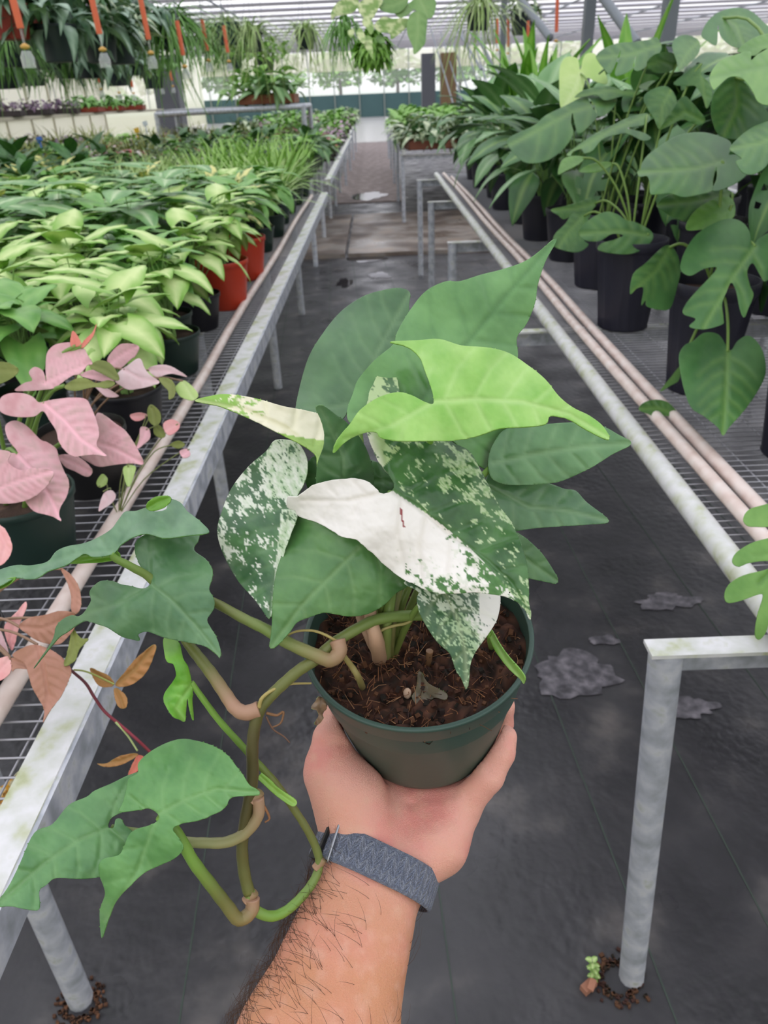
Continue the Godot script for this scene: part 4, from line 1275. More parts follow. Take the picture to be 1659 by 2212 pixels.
var pot_inv: Transform3D
func hand_field(p: Vector3, A: Array, Fs: Array, cr: Array) -> float:
	var d := 1.0
	for b in A:
		d = smin(d, cap_dist(p, b), 0.013)
	var f := 1.0
	var last := -1
	for b in Fs:
		var q := cap_dist(p, b)
		f = smin(f, q, 0.0035) if b[4] == last else minf(f, q)
		last = b[4]
	d = smin(d, f, 0.009)
	for c in cr:
		var ab: Vector3 = c[1] - c[0]
		var t := clampf((p - c[0]).dot(ab) / ab.length_squared(), 0.0, 1.0)
		var q := p.distance_to(c[0] + ab * t)
		if q < 0.008:
			d += c[2] * exp(-q * q / (c[3] * c[3]))
	d += 0.0006 * nz.get_noise_3d(p.x * 2600.0, p.y * 2600.0, p.z * 2600.0)
	# the pot presses into the palm: skin ends where the pot wall is
	var l := pot_inv * p
	if l.y > -0.02:
		var rw := 0.0535 + 0.0205 * clampf(l.y / 0.104, 0.0, 1.0)
		var pd := maxf(maxf(sqrt(l.x * l.x + l.z * l.z) - rw, -l.y), l.y - 0.11)
		d = maxf(d, -(pd - 0.0004))
	return d

func make_hand() -> void:
	pot_inv = pot_frame().affine_inverse()
	bone(arm_bones, [bp(540, 2720, 0.36, 0.046), bp(655, 2260, 0.435, 0.038), bp(772, 1878, 0.492, 0.0235), bp(776, 1800, 0.498, 0.0225)])
	bone(arm_bones, [bp(600, 2730, 0.365, 0.046), bp(712, 2265, 0.437, 0.038), bp(838, 1885, 0.496, 0.0235)])
	bone(arm_bones, [bp(776, 1800, 0.498, 0.0215), bp(752, 1718, 0.503, 0.0225), bp(716, 1662, 0.506, 0.0172)])
	bone(arm_bones, [bp(838, 1885, 0.496, 0.0225), bp(942, 1818, 0.508, 0.0200), bp(985, 1754, 0.516, 0.0145)])
	bone(arm_bones, [bp(800, 1815, 0.507, 0.0185), bp(890, 1752, 0.527, 0.0175), bp(962, 1750, 0.522, 0.0155)])
	bone(arm_bones, [bp(790, 1780, 0.512, 0.018), pp(-0.03, -0.0165, -0.025, 0.0145)])
	bone(arm_bones, [bp(850, 1775, 0.522, 0.0175), pp(-0.004, -0.018, -0.03, 0.0145)])
	bone(arm_bones, [bp(910, 1775, 0.522, 0.017), pp(0.026, -0.0165, -0.022, 0.0135)])
	var fingers := [
		[bp(716, 1662, 0.506, 0.0168), bp(716, 1596, 0.511, 0.0124), bp(734, 1538, 0.523, 0.0102)],
		[pp(-0.03, -0.0165, -0.025, 0.0125), pp(-0.042, -0.002, -0.058, 0.0098), pp(-0.04, 0.024, -0.064, 0.0088), pp(-0.032, 0.044, -0.067, 0.0078)],
		[pp(-0.004, -0.018, -0.03, 0.0125), pp(-0.003, -0.004, -0.07, 0.01), pp(0.0, 0.024, -0.074, 0.009), pp(0.004, 0.048, -0.076, 0.008)],
		[pp(0.026, -0.0165, -0.022, 0.0125), bp(1060, 1612, 0.556, 0.0102), bp(1081, 1562, 0.548, 0.0092), bp(1088, 1524, 0.54, 0.0082)],
		[bp(985, 1752, 0.518, 0.0130), bp(1055, 1676, 0.507, 0.0106), bp(1082, 1624, 0.508, 0.0094), bp(1091, 1592, 0.512, 0.0084)]]
	for k in fingers.size():
		var n := finger_bones.size()
		bone(finger_bones, fingers[k])
		for j in range(n, finger_bones.size()):
			finger_bones[j].append(k)
	for q in [[858, 1712, 0.507, 888, 1738, 0.508, 0.0012, 0.003], [888, 1738, 0.508, 896, 1775, 0.507, 0.001, 0.003], [896, 1775, 0.505, 880, 1800, 0.5, 0.0006, 0.0025], [1003, 1700, 0.5, 1022, 1772, 0.505, 0.0009, 0.0025], [1046, 1655, 0.497, 1076, 1690, 0.5, 0.0013, 0.002], [1066, 1612, 0.5, 1106, 1630, 0.502, 0.0011, 0.0018], [683, 1612, 0.497, 752, 1606, 0.499, 0.0012, 0.002], [905, 1725, 0.51, 985, 1715, 0.507, 0.0009, 0.003], [830, 1900, 0.474, 868, 2080, 0.455, -0.0011, 0.0035], [800, 1900, 0.472, 815, 2060, 0.45, -0.0008, 0.003], [715, 1768, 0.487, 745, 1770, 0.478, 0.0007, 0.003]]:
		creases.append([at(q[0], q[1], q[2]), at(q[3], q[4], q[5]), q[6], q[7]])
	# blocks of 8 cells near the surface, then surface nets
	var h := 0.0023
	var lo := Vector3.ONE * 1e9
	var hi := -lo
	for b in arm_bones + finger_bones:
		for e in 2:
			lo = lo.min(b[e] - Vector3.ONE * (b[2 + e] + 0.01))
			hi = hi.max(b[e] + Vector3.ONE * (b[2 + e] + 0.01))
	var S := 8
	var bs := h * S
	var nb := Vector3i(((hi - lo) / bs).ceil())
	var mb := MB.new()
	var ids := {}
	var vals := {}
	var blocks := []
	for bx in nb.x:
		for by in nb.y:
			for bz in nb.z:
				var c := lo + (Vector3(bx, by, bz) + Vector3.ONE * 0.5) * bs
				var rad := bs * 0.87 + 0.009
				var near := 1e9
				var A := []
				var Fs := []
				for b in arm_bones:
					var q := cap_dist(c, b)
					near = minf(near, q)
					if q < rad + 0.014:
						A.append(b)
				for b in finger_bones:
					var q := cap_dist(c, b)
					near = minf(near, q)
					if q < rad + 0.014:
						Fs.append(b)
				if near > rad or near < -rad - 0.012:
					continue
				var cr := []
				for q in creases:
					var ab: Vector3 = q[1] - q[0]
					var t := clampf((c - q[0]).dot(ab) / ab.length_squared(), 0.0, 1.0)
					if c.distance_to(q[0] + ab * t) < rad + 0.008:
						cr.append(q)
				blocks.append([Vector3i(bx, by, bz) * S, A, Fs, cr])
	for blk in blocks:
		var o: Vector3i = blk[0]
		for i in S + 1:
			for j in S + 1:
				for k in S + 1:
					var g := o + Vector3i(i, j, k)
					if not vals.has(g):
						vals[g] = hand_field(lo + Vector3(g) * h, blk[1], blk[2], blk[3])
	var palm_c := at(840, 1760, 0.5)
	var wrist_c := at(800, 1900, 0.47)
	for blk in blocks:
		var o: Vector3i = blk[0]
		for i in S:
			for j in S:
				for k in S:
					var g := o + Vector3i(i, j, k)
					var cv := []
					var neg := 0
					for e in 8:
						var w: float = vals[g + Vector3i(e & 1, (e >> 1) & 1, e >> 2)]
						cv.append(w)
						if w < 0.0:
							neg += 1
					if neg == 0 or neg == 8:
						continue
					var sum := Vector3.ZERO
					var cnt := 0
					for e in 8:
						for ax in 3:
							if e & (1 << ax):
								continue
							var e2: int = e | (1 << ax)
							if (cv[e] < 0.0) != (cv[e2] < 0.0):
								var t: float = cv[e] / (cv[e] - cv[e2])
								sum += Vector3(e & 1, (e >> 1) & 1, e >> 2).lerp(Vector3(e2 & 1, (e2 >> 1) & 1, e2 >> 2), t)
								cnt += 1
					var p := lo + (Vector3(g) + sum / cnt) * h
					# skin: tan on the forearm, pinker on palm and finger tips
					var n := nz.get_noise_3d(p.x * 900, p.y * 900, p.z * 900)
					var n2 := nz.get_noise_3d(p.x * 4200 + 90, p.y * 4200, p.z * 4200)
					var along := (p - wrist_c).dot((palm_c - wrist_c).normalized())
					var pk := smoothstep(-0.06, 0.05, along + n * 0.03)
					var sk := L(216, 152, 114).lerp(L(236, 174, 156), pk)
					sk = sk.lerp(L(234, 148, 136), clampf(0.2 + n * 1.4 + 0.35 * n2, 0.0, 0.75) * (0.25 + 0.75 * pk))
					sk = sk.lerp(L(232, 184, 158), clampf(n2 * 0.8, 0, 0.4))
					ids[g] = mb.vert(p, sk)
	for g in ids:
		var v0: float = vals[g]
		for ax in 3:
			var st := Vector3i.ZERO
			st[ax] = 1
			var v1: float = vals[g + st]
			if (v0 < 0.0) == (v1 < 0.0):
				continue
			var u := Vector3i.ZERO
			u[(ax + 1) % 3] = 1
			var w := Vector3i.ZERO
			w[(ax + 2) % 3] = 1
			if not (ids.has(g - u) and ids.has(g - w) and ids.has(g - u - w)):
				continue
			if v0 < 0.0:
				mb.quad(ids[g], ids[g - w], ids[g - u - w], ids[g - u])
			else:
				mb.quad(ids[g], ids[g - u], ids[g - u - w], ids[g - w])
	var m := mat("skin", 0.5)
	m.subsurf_scatter_enabled = true
	m.subsurf_scatter_strength = 0.12
	m.normal_enabled = true
	m.normal_texture = noise_tex(512, 0.09, [], 4, 71, true, 5.0, FastNoiseLite.TYPE_CELLULAR)
	m.normal_scale = 0.9
	m.uv1_triplanar = true
	m.uv1_scale = Vector3(22, 22, 22)
	var root := thing("person", "left hand and bare forearm, palm up, holding the green pot", "person", at(700, 2230, 0.44))
	part("arm", mb.mesh(), M.skin, root, Transform3D(Basis.IDENTITY, -root.position))
	# hair on the forearm
	var nn := mb.normals()
	var hb := MB.new()
	var axis := (at(800, 1880, 0.49) - at(680, 2260, 0.435)).normalized()
	var made := 0
	var tries := 0
	while made < 720 and tries < 60000:
		tries += 1
		var k := rng.randi() % mb.v.size()
		var p := mb.v[k]
		var t := (p - at(680, 2260, 0.435)).dot(axis)
		if t < -0.05 or t > 0.105:
			continue
		var n := nn[k]
		var leftness := -n.dot(ax_x) + 0.35 * n.dot(ax_y)
		if rng.randf() > clampf(0.1 + leftness * 1.05, 0.05, 1.0) or n.dot(ax_z) < -0.5:
			continue
		if t > 0.09 and rng.randf() < 0.6:
			continue
		var side := (-ax_x * rnd(0.3, 1.2) + axis * rnd(-0.2, 1.0) + ax_y * 0.2)
		side = (side - n * side.dot(n)).normalized()
		var len := rnd(0.007, 0.017)
		var curl := axis.cross(n) * rnd(-0.4, 0.4)
		var pts := [p, p + (n * 0.45 + side * 0.6) * len * 0.4, p + (n * 0.5 + side + curl * 0.4) * len * 0.72, p + (n * 0.35 + side * 1.35 + curl) * len]
		hb.tube(pts, [0.00013, 0.00012, 0.0001, 0.00004], 3, [L(84, 62, 48)], false)
		made += 1
	stuff(part("arm_hair", hb.mesh(), M.rough, root, Transform3D(Basis.IDENTITY, -root.position)))
	make_band()

var band_r := []
func band_point(t: float, c: Vector3, u: Vector3, w: Vector3) -> Vector3:
	if band_r.is_empty():
		var raw := []
		for k in 72:
			var a := TAU * k / 72.0
			var dir := (u * cos(a) + w * sin(a))
			var ell := dir.length()
			dir /= ell
			var r := 0.07
			while r > 0.01 and hand_field(c + dir * r, arm_bones, finger_bones, []) > 0.0:
				r -= 0.0006
			raw.append(maxf(r + 0.0012, ell * (0.96 if cos(a) > 0.2 else 0.7)))
		for pass_no in 4:
			var sm := []
			for k in 72:
				sm.append(maxf(raw[k], (raw[k] + raw[(k + 1) % 72] + raw[(k + 71) % 72] + raw[(k + 2) % 72] + raw[(k + 70) % 72]) / 5.0))
			raw = sm
		band_r = raw
	var f := fposmod(t / TAU, 1.0) * 72.0
	var i := int(f) % 72
	var rr := lerpf(band_r[i], band_r[(i + 1) % 72], f - floorf(f))
	return (u * cos(t) + w * sin(t)).normalized() * rr

func band_out(t: float, c: Vector3, u: Vector3, w: Vector3) -> Vector3:
	var tg := band_point(t + 0.09, c, u, w) - band_point(t - 0.09, c, u, w)
	return tg.cross(u.cross(w)).normalized()

func make_band() -> void:
	# a braided strap round the wrist: an oval loop lying across the arm
	var im := Image.create(64, 64, false, Image.FORMAT_RGB8)
	var hm := Image.create(64, 64, false, Image.FORMAT_RGB8)
	for y in 64:
		for x in 64:
			var sx := fposmod(x / 16.0, 2.0)
			var dir := 1.0 if sx < 1.0 else -1.0
			var f := fposmod((y + dir * fposmod(x, 16.0) * 0.9) / 10.67, 1.0)
			var e := sin(f * PI) * sin(fposmod(x, 16.0) / 16.0 * PI)
			var n := nz.get_noise_2d(x * 40.0, y * 40.0)
			var c := Color(0.30, 0.32, 0.38).lerp(Color(0.56, 0.60, 0.68), clampf(0.5 + n * 1.6, 0, 1)) if int((y + dir * x) / 10.67) % 3 else Color(0.34, 0.36, 0.42).lerp(Color(0.70, 0.73, 0.78), clampf(0.4 + n * 1.6, 0, 1))
			im.set_pixel(x, y, c)
			hm.set_pixel(x, y, Color(e, e, e))
	hm.bump_map_to_normal_map(6.0)
	var m := mat("strap", 0.75, false)
	m.albedo_texture = ImageTexture.create_from_image(im)
	m.normal_enabled = true
	m.normal_texture = ImageTexture.create_from_image(hm)
	m.uv1_scale = Vector3(16, 2.0, 1)
	m.rim_enabled = true
	m.rim = 0.3
	m = mat("buckle", 0.25, false)
	m.albedo_color = Color(0.62, 0.63, 0.65)
	m.metallic = 0.9
	m = mat("black_plastic", 0.35, false)
	m.albedo_color = Color(0.06, 0.06, 0.065)
	var a := at(703, 1822, 0.494)
	var b := at(936, 1935, 0.5)
	var c := (a + b) * 0.5
	var u := (b - a) * 0.5
	var w := ax_x * 0.0075 + ax_y * 0.0165 + ax_z * 0.03
	var wd := u.cross(w).normalized()      # along the arm
	if wd.dot(ax_y) < 0:
		wd = -wd
	var root := thing("watch_strap", "blue-grey braided watch strap with a metal loop round the wrist", "watch strap", c)
	var mb := MB.new()
	mb.has_uv = true
	var seg := 120
	var hw := 0.0112
	var prof := [[-hw, 0.0], [-hw, 0.0014], [-hw * 0.8, 0.0021], [0.0, 0.0023], [hw * 0.8, 0.0021], [hw, 0.0014], [hw, 0.0], [0.0, -0.0002], [-hw, 0.0]]
	for s in seg + 1:
		var t := TAU * s / seg
		var p := band_point(t, c, u, w)
		var out := band_out(t, c, u, w)
		for k in prof.size():
			mb.vert(p + wd * prof[k][0] + out * prof[k][1], Color.WHITE, Vector2(float(s) / seg, float(k) / 5.0))
	var np := prof.size()
	for s in seg:
		for k in np - 1:
			var i := s * np + k
			mb.quad(i, i + 1, i + np + 1, i + np)
	part("strap", mb.mesh(), M.strap, root)
	# metal loop standing across the strap near its left end
	var t0 := PI * 0.80
	var pc := band_point(t0, c, u, w)
	var out0 := band_out(t0, c, u, w)
	var tan0 := out0.cross(wd).normalized()
	var lp := MB.new()
	var ring := []
	for q in [[-1.12, -0.0005], [-1.12, 0.0035], [-0.9, 0.0042], [0.9, 0.0042], [1.12, 0.0035], [1.12, -0.0005]]:
		ring.append(pc + wd * hw * q[0] + out0 * q[1] + tan0 * 0.001 * q[0])
	lp.tube(ring, [0.0009], 8, [Color.WHITE])
	part("loop", lp.mesh(), M.buckle, root)
	t0 = PI * 0.885
	pc = band_point(t0, c, u, w)
	out0 = band_out(t0, c, u, w)
	tan0 = out0.cross(wd).normalized()
	lp = MB.new()
	lp.box(pc - wd * 0.0095 + out0 * 0.003, Vector3(0.008, 0.0026, 0.007), Color.WHITE, Basis(tan0, out0, wd))
	lp.box(pc + out0 * 0.0032 + tan0 * -0.004, Vector3(0.0022, 0.0024, 0.024), Color.WHITE, Basis(tan0, out0, wd))
	part("end_cap", lp.mesh(), M.black_plastic, root)

# ------------------------------------------------------------------ traced neighbours: pink plants and split-leaf plants
func crop(a: Array, f: Array) -> Array:
	var o := []
	for k in range(0, a.size(), 2):
		o.append(f[0] + a[k] / f[2])
		o.append(f[1] + a[k + 1] / f[2])
	return o

func kind_paint(kind: String) -> Callable:
	match kind:
		"pink": return func(p: Vector2, u: float, v: float, vd: float) -> Color:
			var n := nz.get_noise_2d(p.x * 1.2, p.y * 1.2)
			return L(206, 152, 154).lerp(L(226, 184, 186), clampf(0.5 + n, 0, 1)).lerp(L(168, 138, 118), clampf(u * 0.45 + n * 1.2 - 0.15, 0, 0.6)).lerp(L(250, 194, 202), vd)
		"palepink": return green_paint(L(222, 186, 190), L(240, 218, 218), L(240, 196, 200), 0.6)
		"salmon": return green_paint(L(236, 148, 150), L(244, 188, 178), L(250, 200, 200), 0.5)
		"bronze": return green_paint(L(160, 112, 82), L(186, 136, 116), L(204, 150, 128), 0.4)
		"amber": return green_paint(L(168, 118, 62), L(196, 138, 84), L(150, 130, 70), 0.4)
		"olive": return green_paint(L(104, 118, 42), L(136, 146, 70), L(150, 156, 90), 0.4)
		"shoot": return green_paint(L(206, 106, 88), L(226, 138, 112), L(190, 90, 80), 0.3)
		"m_leaf": return green_paint(L(56, 102, 50), L(84, 132, 70), L(130, 168, 86), 0.55)
		"m_under": return green_paint(L(92, 142, 58), L(122, 168, 80), L(84, 130, 56), 0.5)  # underside green, brightened in the colour for light coming through the leaf
		"m_young": return green_paint(L(150, 190, 84), L(186, 212, 124), L(214, 228, 168), 0.5)
		"yellowing": return func(p: Vector2, u: float, v: float, vd: float) -> Color:
			var n := nz.get_noise_2d(p.x * 2.0, p.y * 2.0)
			return L(232, 226, 190).lerp(L(240, 176, 50), smoothstep(-0.05, 0.1, n)).lerp(L(140, 90, 60), smoothstep(0.28, 0.36, n))
	return green_paint(L(80, 140, 60), L(120, 170, 80), L(140, 180, 100), 0.4)

# leaves: [outline, midrib, depth at base, depth at tip, paint, across slope]
func traced_plant(called: String, label: String, where: Vector3, pr: float, ph: float, pcol: Color, fl: int, leaves: Array, f: Array, group: String, m: Material, cell: float = 5.0) -> Node3D:
	var n := thing(called, label, "plant", where, group)
	if pr > 0.0:
		part("pot", pot_mesh(pr, ph, pcol, fl), M.pot_plastic, n)
		part("soil", soil_mesh(pr * 0.945, ph * 0.88, L(70, 50, 42)), M.soil, n)
	var keep := hero
	hero = n
	for q in leaves:
		var fr: Array = q[6] if q.size() > 6 else f
		var mid := crop(q[1], fr)
		var o := hero_leaf("", crop(q[0], fr), mid, {"db": q[2], "dt": q[3], "cs": q[5], "up": (float(q[4].substr(6)) if q[4].begins_with("m_leaf ") else 0.15 if q.size() > 6 else 0.6) if called.begins_with("split") else 0.25, "bow": 0.012, "wave": 0.006, "wl": 0.02, "groove": 0.004, "laterals": 7 if called.begins_with("pink") else 5, "under": L(104, 140, 70)}, kind_paint(q[4].split(" ")[0]), cell, m)
		if pr > 0.0:
			var b := at(mid[0], mid[1], q[2] + 0.004) - n.position
			var r := Vector3(rnd(-0.02, 0.02), ph * 0.86, rnd(-0.02, 0.02))
			var pts := cat([r, r.lerp(b, 0.35) + Vector3(0, 0.12, 0) * b.length(), r.lerp(b, 0.75) + Vector3(0, 0.1, 0) * b.length(), b], 4)
			var mb := MB.new()
			var th := 0.0045 if pr > 0.08 else 0.0024
			mb.tube(pts, [th, th * 0.7], 6, [L(120, 152, 70) if pr > 0.08 else L(150, 120, 96)])
			part("petiole", mb.mesh(), M.stem, o, Transform3D(Basis.IDENTITY, n.position))
		elif called.begins_with("trailing"):
			var b := at(mid[0], mid[1], q[2]) - n.position
			var mb := MB.new()
			mb.tube(cat([Vector3.ZERO, b * 0.4 + Vector3(0, 0.02, 0), b * 0.8 + Vector3(rnd(-0.01, 0.01), 0.015, 0), b], 4), [0.0016, 0.001], 5, [L(170, 140, 116), L(140, 150, 90)])
			part("runner", mb.mesh(), M.stem, o, Transform3D(Basis.IDENTITY, n.position))
	hero = keep
	return n

func pink_plants() -> void:
	var A := [0.0, 700.0, 3.456]
	var B := [0.0, 1100.0, 3.456]
	var g := L(30, 54, 48)
	traced_plant("pink_arrowhead_plant", "pink arrowhead plant with broad veined leaves in a dark green pot", Vector3(-0.575, BENCH_Y, -1.02), 0.083, 0.115, g, 0, [
		[[345, 430, 340, 330, 350, 220, 400, 160, 470, 140, 560, 140, 620, 175, 660, 240, 690, 295, 650, 310, 600, 370, 540, 385, 460, 440, 400, 480, 330, 490, 200, 500, 110, 495, 180, 440, 240, 420, 215, 360, 260, 320, 320, 350], [335, 440, 500, 370, 690, 293], 1.03, 1.02, "pink", -0.02],
		[[0, 560, 60, 520, 160, 515, 240, 540, 290, 585, 340, 575, 420, 560, 540, 548, 640, 560, 680, 620, 720, 720, 740, 820, 720, 900, 760, 950, 795, 985, 700, 975, 600, 985, 560, 990, 500, 960, 440, 880, 420, 800, 370, 720, 320, 650, 250, 690, 100, 690, 0, 650], [335, 597, 480, 720, 600, 860, 790, 985], 0.98, 0.95, "pink", -0.02],
		[[720, 670, 780, 680, 860, 740, 930, 790, 990, 870, 1040, 960, 1070, 1045, 980, 1040, 860, 1050, 740, 1065, 660, 1030, 600, 985, 640, 900, 690, 800], [700, 880, 860, 930, 1070, 1045], 1.0, 0.98, "pink", 0.01],
		[[40, 760, 110, 720, 200, 760, 300, 860, 350, 880, 420, 930, 440, 1000, 480, 1100, 515, 1180, 500, 1280, 450, 1370, 440, 1420, 455, 1470, 400, 1440, 330, 1420, 260, 1400, 200, 1340, 120, 1200, 60, 1060, 20, 960, 130, 960, 60, 860], [130, 975, 250, 1100, 370, 1280, 450, 1465], 0.96, 0.93, "pink", -0.015],
		[[-60, 960, 0, 940, 80, 960, 60, 1030, 150, 1090, 250, 1075, 395, 1100, 370, 1180, 320, 1240, 250, 1290, 150, 1330, 0, 1340, -80, 1300], [-40, 1240, 150, 1170, 390, 1100], 0.92, 0.91, "pink", 0.0],
		[[480, 470, 560, 410, 640, 405, 720, 440, 800, 420, 860, 440, 800, 480, 700, 470, 560, 500], [480, 460, 680, 450, 860, 440], 1.02, 1.02, "olive", 0.0],
		[[-80, 300, 0, 280, 90, 300, 140, 350, 60, 420, -40, 440], [-60, 360, 30, 350, 140, 350], 1.0, 1.0, "olive", 0.0],
		[[440, 980, 560, 980, 650, 1040, 690, 1100, 650, 1140, 560, 1100, 480, 1060], [440, 990, 560, 1040, 680, 1110], 0.995, 0.985, "pink", 0.0],
		[[530, 165, 530, 90, 545, 50, 580, 90, 605, 155], [565, 165, 555, 110, 545, 50], 1.04, 1.06, "shoot", 0.0],
		[[600, 165, 640, 110, 690, 60, 722, -5, 695, 90, 630, 170], [612, 165, 660, 100, 720, 0], 1.04, 1.06, "shoot", 0.0]], A, "pink arrowhead plants on the left bench", M.leaf_soft)
	traced_plant("pink_arrowhead_plant", "pale pink arrowhead plant behind the big pink one, in a black pot", Vector3(-0.56, BENCH_Y, -1.26), 0.08, 0.12, L(24, 24, 28), 0, [
		[[800, 270, 850, 190, 920, 145, 1035, 165, 1010, 240, 980, 260, 900, 330, 850, 320], [810, 300, 910, 230, 1035, 165], 1.22, 1.2, "pink", 0.02],
		[[880, 365, 950, 310, 1040, 255, 1080, 330, 1120, 380, 1190, 430, 1150, 455, 1050, 480, 960, 490, 900, 460, 860, 425], [930, 340, 1040, 400, 1190, 432], 1.18, 1.16, "palepink", 0.0],
		[[1110, 330, 1180, 305, 1260, 310, 1330, 345, 1395, 395, 1280, 370, 1180, 395, 1130, 370], [1110, 345, 1240, 345, 1395, 395], 1.25, 1.24, "palepink", 0.0],
		[[670, 320, 740, 270, 830, 300, 890, 400, 860, 420, 760, 370], [680, 310, 780, 340, 880, 410], 1.14, 1.13, "olive", 0.0],
		[[600, 380, 700, 340, 800, 390, 860, 420, 780, 430, 680, 410], [610, 385, 720, 390, 850, 420], 1.16, 1.15, "pink", 0.0],
		[[700, 450, 780, 470, 850, 510, 885, 540, 800, 545, 740, 500], [705, 455, 790, 500, 880, 540], 1.2, 1.19, "palepink", 0.0],
		[[1185, 400, 1270, 410, 1310, 470, 1300, 540, 1260, 560, 1255, 500, 1210, 450], [1190, 405, 1270, 450, 1275, 555], 1.24, 1.22, "olive", 0.0],
		[[1310, 470, 1370, 420, 1440, 470, 1480, 530, 1440, 570, 1360, 550, 1320, 510], [1365, 425, 1400, 490, 1450, 565], 1.25, 1.22, "m_young", 0.0]], A, "pink arrowhead plants on the left bench", M.leaf_soft)
	traced_plant("trailing_arrowhead_plant", "small trailing plant with pink-green leaves spilling over the left rail", Vector3(-0.47, BENCH_Y + 0.012, -1.12), 0.0, 0.0, g, 0, [
		[[970, 680, 1040, 660, 1100, 680, 1050, 720, 1000, 720], [1090, 680, 1040, 690, 975, 690], 1.22, 1.21, "salmon", 0.0],
		[[1100, 640, 1130, 600, 1190, 650, 1200, 720, 1160, 760, 1110, 720], [1130, 605, 1150, 680, 1160, 755], 1.21, 1.2, "olive", 0.0],
		[[1150, 760, 1200, 760, 1235, 830, 1200, 850, 1150, 820], [1160, 760, 1190, 800, 1230, 845], 1.21, 1.2, "olive", 0.0],
		[[1220, 740, 1280, 710, 1340, 740, 1330, 790, 1270, 830, 1230, 800], [1330, 745, 1280, 770, 1230, 800], 1.22, 1.2, "salmon", 0.0],
		[[1050, 770, 1110, 780, 1120, 850, 1070, 900, 1020, 930, 1040, 850], [1100, 780, 1080, 850, 1025, 925], 1.2, 1.19, "pink", 0.0],
		[[1270, 900, 1330, 870, 1380, 900, 1330, 930], [1275, 905, 1330, 900, 1380, 900], 1.2, 1.19, "olive", 0.0],
		[[1340, 950, 1400, 930, 1420, 980, 1370, 1000], [1415, 935, 1380, 965, 1345, 990], 1.2, 1.19, "pink", 0.0],
		[[720, 1180, 760, 1120, 800, 1150, 790, 1200, 740, 1220], [735, 1215, 765, 1170, 795, 1140], 1.14, 1.13, "m_young", 0.0],
		[[770, 1270, 830, 1240, 865, 1280, 840, 1330, 770, 1380, 735, 1390], [770, 1250, 800, 1310, 740, 1385], 1.14, 1.12, "palepink", 0.0],
		[[920, 1070, 1010, 1060, 1000, 1130, 970, 1210, 940, 1190], [960, 1060, 965, 1130, 965, 1205], 1.16, 1.14, "m_young", 0.0]], A, "trailing plants on the left bench", M.leaf_soft, 3.0)
	traced_plant("pink_arrowhead_plant", "small salmon-pink arrowhead plant with bronze leaves at the lower left", Vector3(-0.535, BENCH_Y, -0.72), 0.055, 0.085, L(26, 28, 30), 0, [
		[[-40, 100, 0, 120, 40, 150, 80, 230, 90, 300, 60, 370, 0, 420, -50, 400], [-30, 110, 40, 260, 0, 415], 0.86, 0.85, "salmon", 0.0],
		[[60, 830, 130, 760, 190, 690, 195, 740, 150, 850, 130, 930, 110, 1010, 80, 1050, 30, 900], [60, 1040, 110, 860, 190, 695], 0.84, 0.84, "salmon", 0.0],
		[[-60, 1110, 0, 1110, 60, 1100, 85, 1160, 70, 1230, 0, 1280, -60, 1270], [80, 1110, 20, 1180, -50, 1260], 0.82, 0.82, "salmon", 0.0],
		[[-30, 860, 20, 940, 60, 1060, 60, 1110, 10, 1060, -30, 980], [60, 1105, 20, 1000, -25, 870], 0.83, 0.84, "palepink", 0.0],
		[[80, 1115, 140, 1120, 210, 1145, 290, 1190, 300, 1205, 200, 1195, 120, 1190, 90, 1210], [80, 1120, 180, 1160, 300, 1200], 0.82, 0.81, "bronze", 0.0],
		[[140, 870, 220, 810, 330, 790, 440, 760, 540, 770, 560, 800, 560, 880, 500, 960, 430, 1010, 300, 990, 200, 930], [150, 880, 320, 890, 550, 800], 0.83, 0.82, "bronze", 0.01],
		[[90, 1090, 180, 1030, 260, 1010, 330, 1030, 400, 1060, 480, 1120, 530, 1190, 520, 1260, 460, 1390, 400, 1470, 350, 1540, 320, 1590, 330, 1500, 290, 1420, 240, 1330, 210, 1230, 180, 1150], [280, 1010, 330, 1200, 360, 1380, 322, 1588], 0.82, 0.8, "bronze", 0.0],
		[[450, 440, 520, 480, 580, 560, 605, 660, 600, 740, 555, 790, 530, 740, 530, 650, 500, 540], [455, 445, 555, 600, 558, 785], 0.86, 0.84, "bronze", 0.0],
		[[540, 890, 600, 960, 660, 970, 590, 1050, 560, 1130, 480, 1170, 500, 1080, 520, 980], [545, 895, 555, 1020, 485, 1165], 0.83, 0.82, "olive", 0.0]], B, "pink arrowhead plants on the left bench", M.leaf_soft, 4.0)
	var rn := traced_plant("runner_shoot", "dark red runner with amber leaflets hanging past the left rail", at(155, 1450, 0.86), 0.0, 0.0, g, 0, [
		[[860, 1310, 920, 1230, 1000, 1130, 1080, 1060, 1160, 1010, 1150, 1090, 1090, 1220, 1000, 1300, 920, 1325], [862, 1312, 1000, 1200, 1158, 1014], 0.84, 0.83, "amber", 0.0],
		[[670, 1190, 740, 1210, 820, 1250, 850, 1310, 780, 1330, 720, 1300], [850, 1310, 760, 1260, 672, 1195], 0.84, 0.85, "amber", 0.0],
		[[855, 1335, 920, 1370, 950, 1420, 940, 1480, 890, 1480, 860, 1420], [858, 1335, 900, 1410, 920, 1478], 0.84, 0.84, "amber", 0.0],
		[[725, 1900, 800, 1895, 900, 1840, 1030, 1825, 980, 1870, 900, 1910, 800, 1925], [1030, 1828, 900, 1880, 727, 1903], 0.82, 0.82, "amber", 0.0],
		[[1000, 1880, 1030, 1835, 1080, 1860, 1060, 1930, 960, 1990, 980, 1920], [1035, 1840, 1020, 1910, 965, 1985], 0.82, 0.82, "shoot", 0.0]], B, "", M.leaf_soft, 3.0)
	var keep := hero
	hero = rn
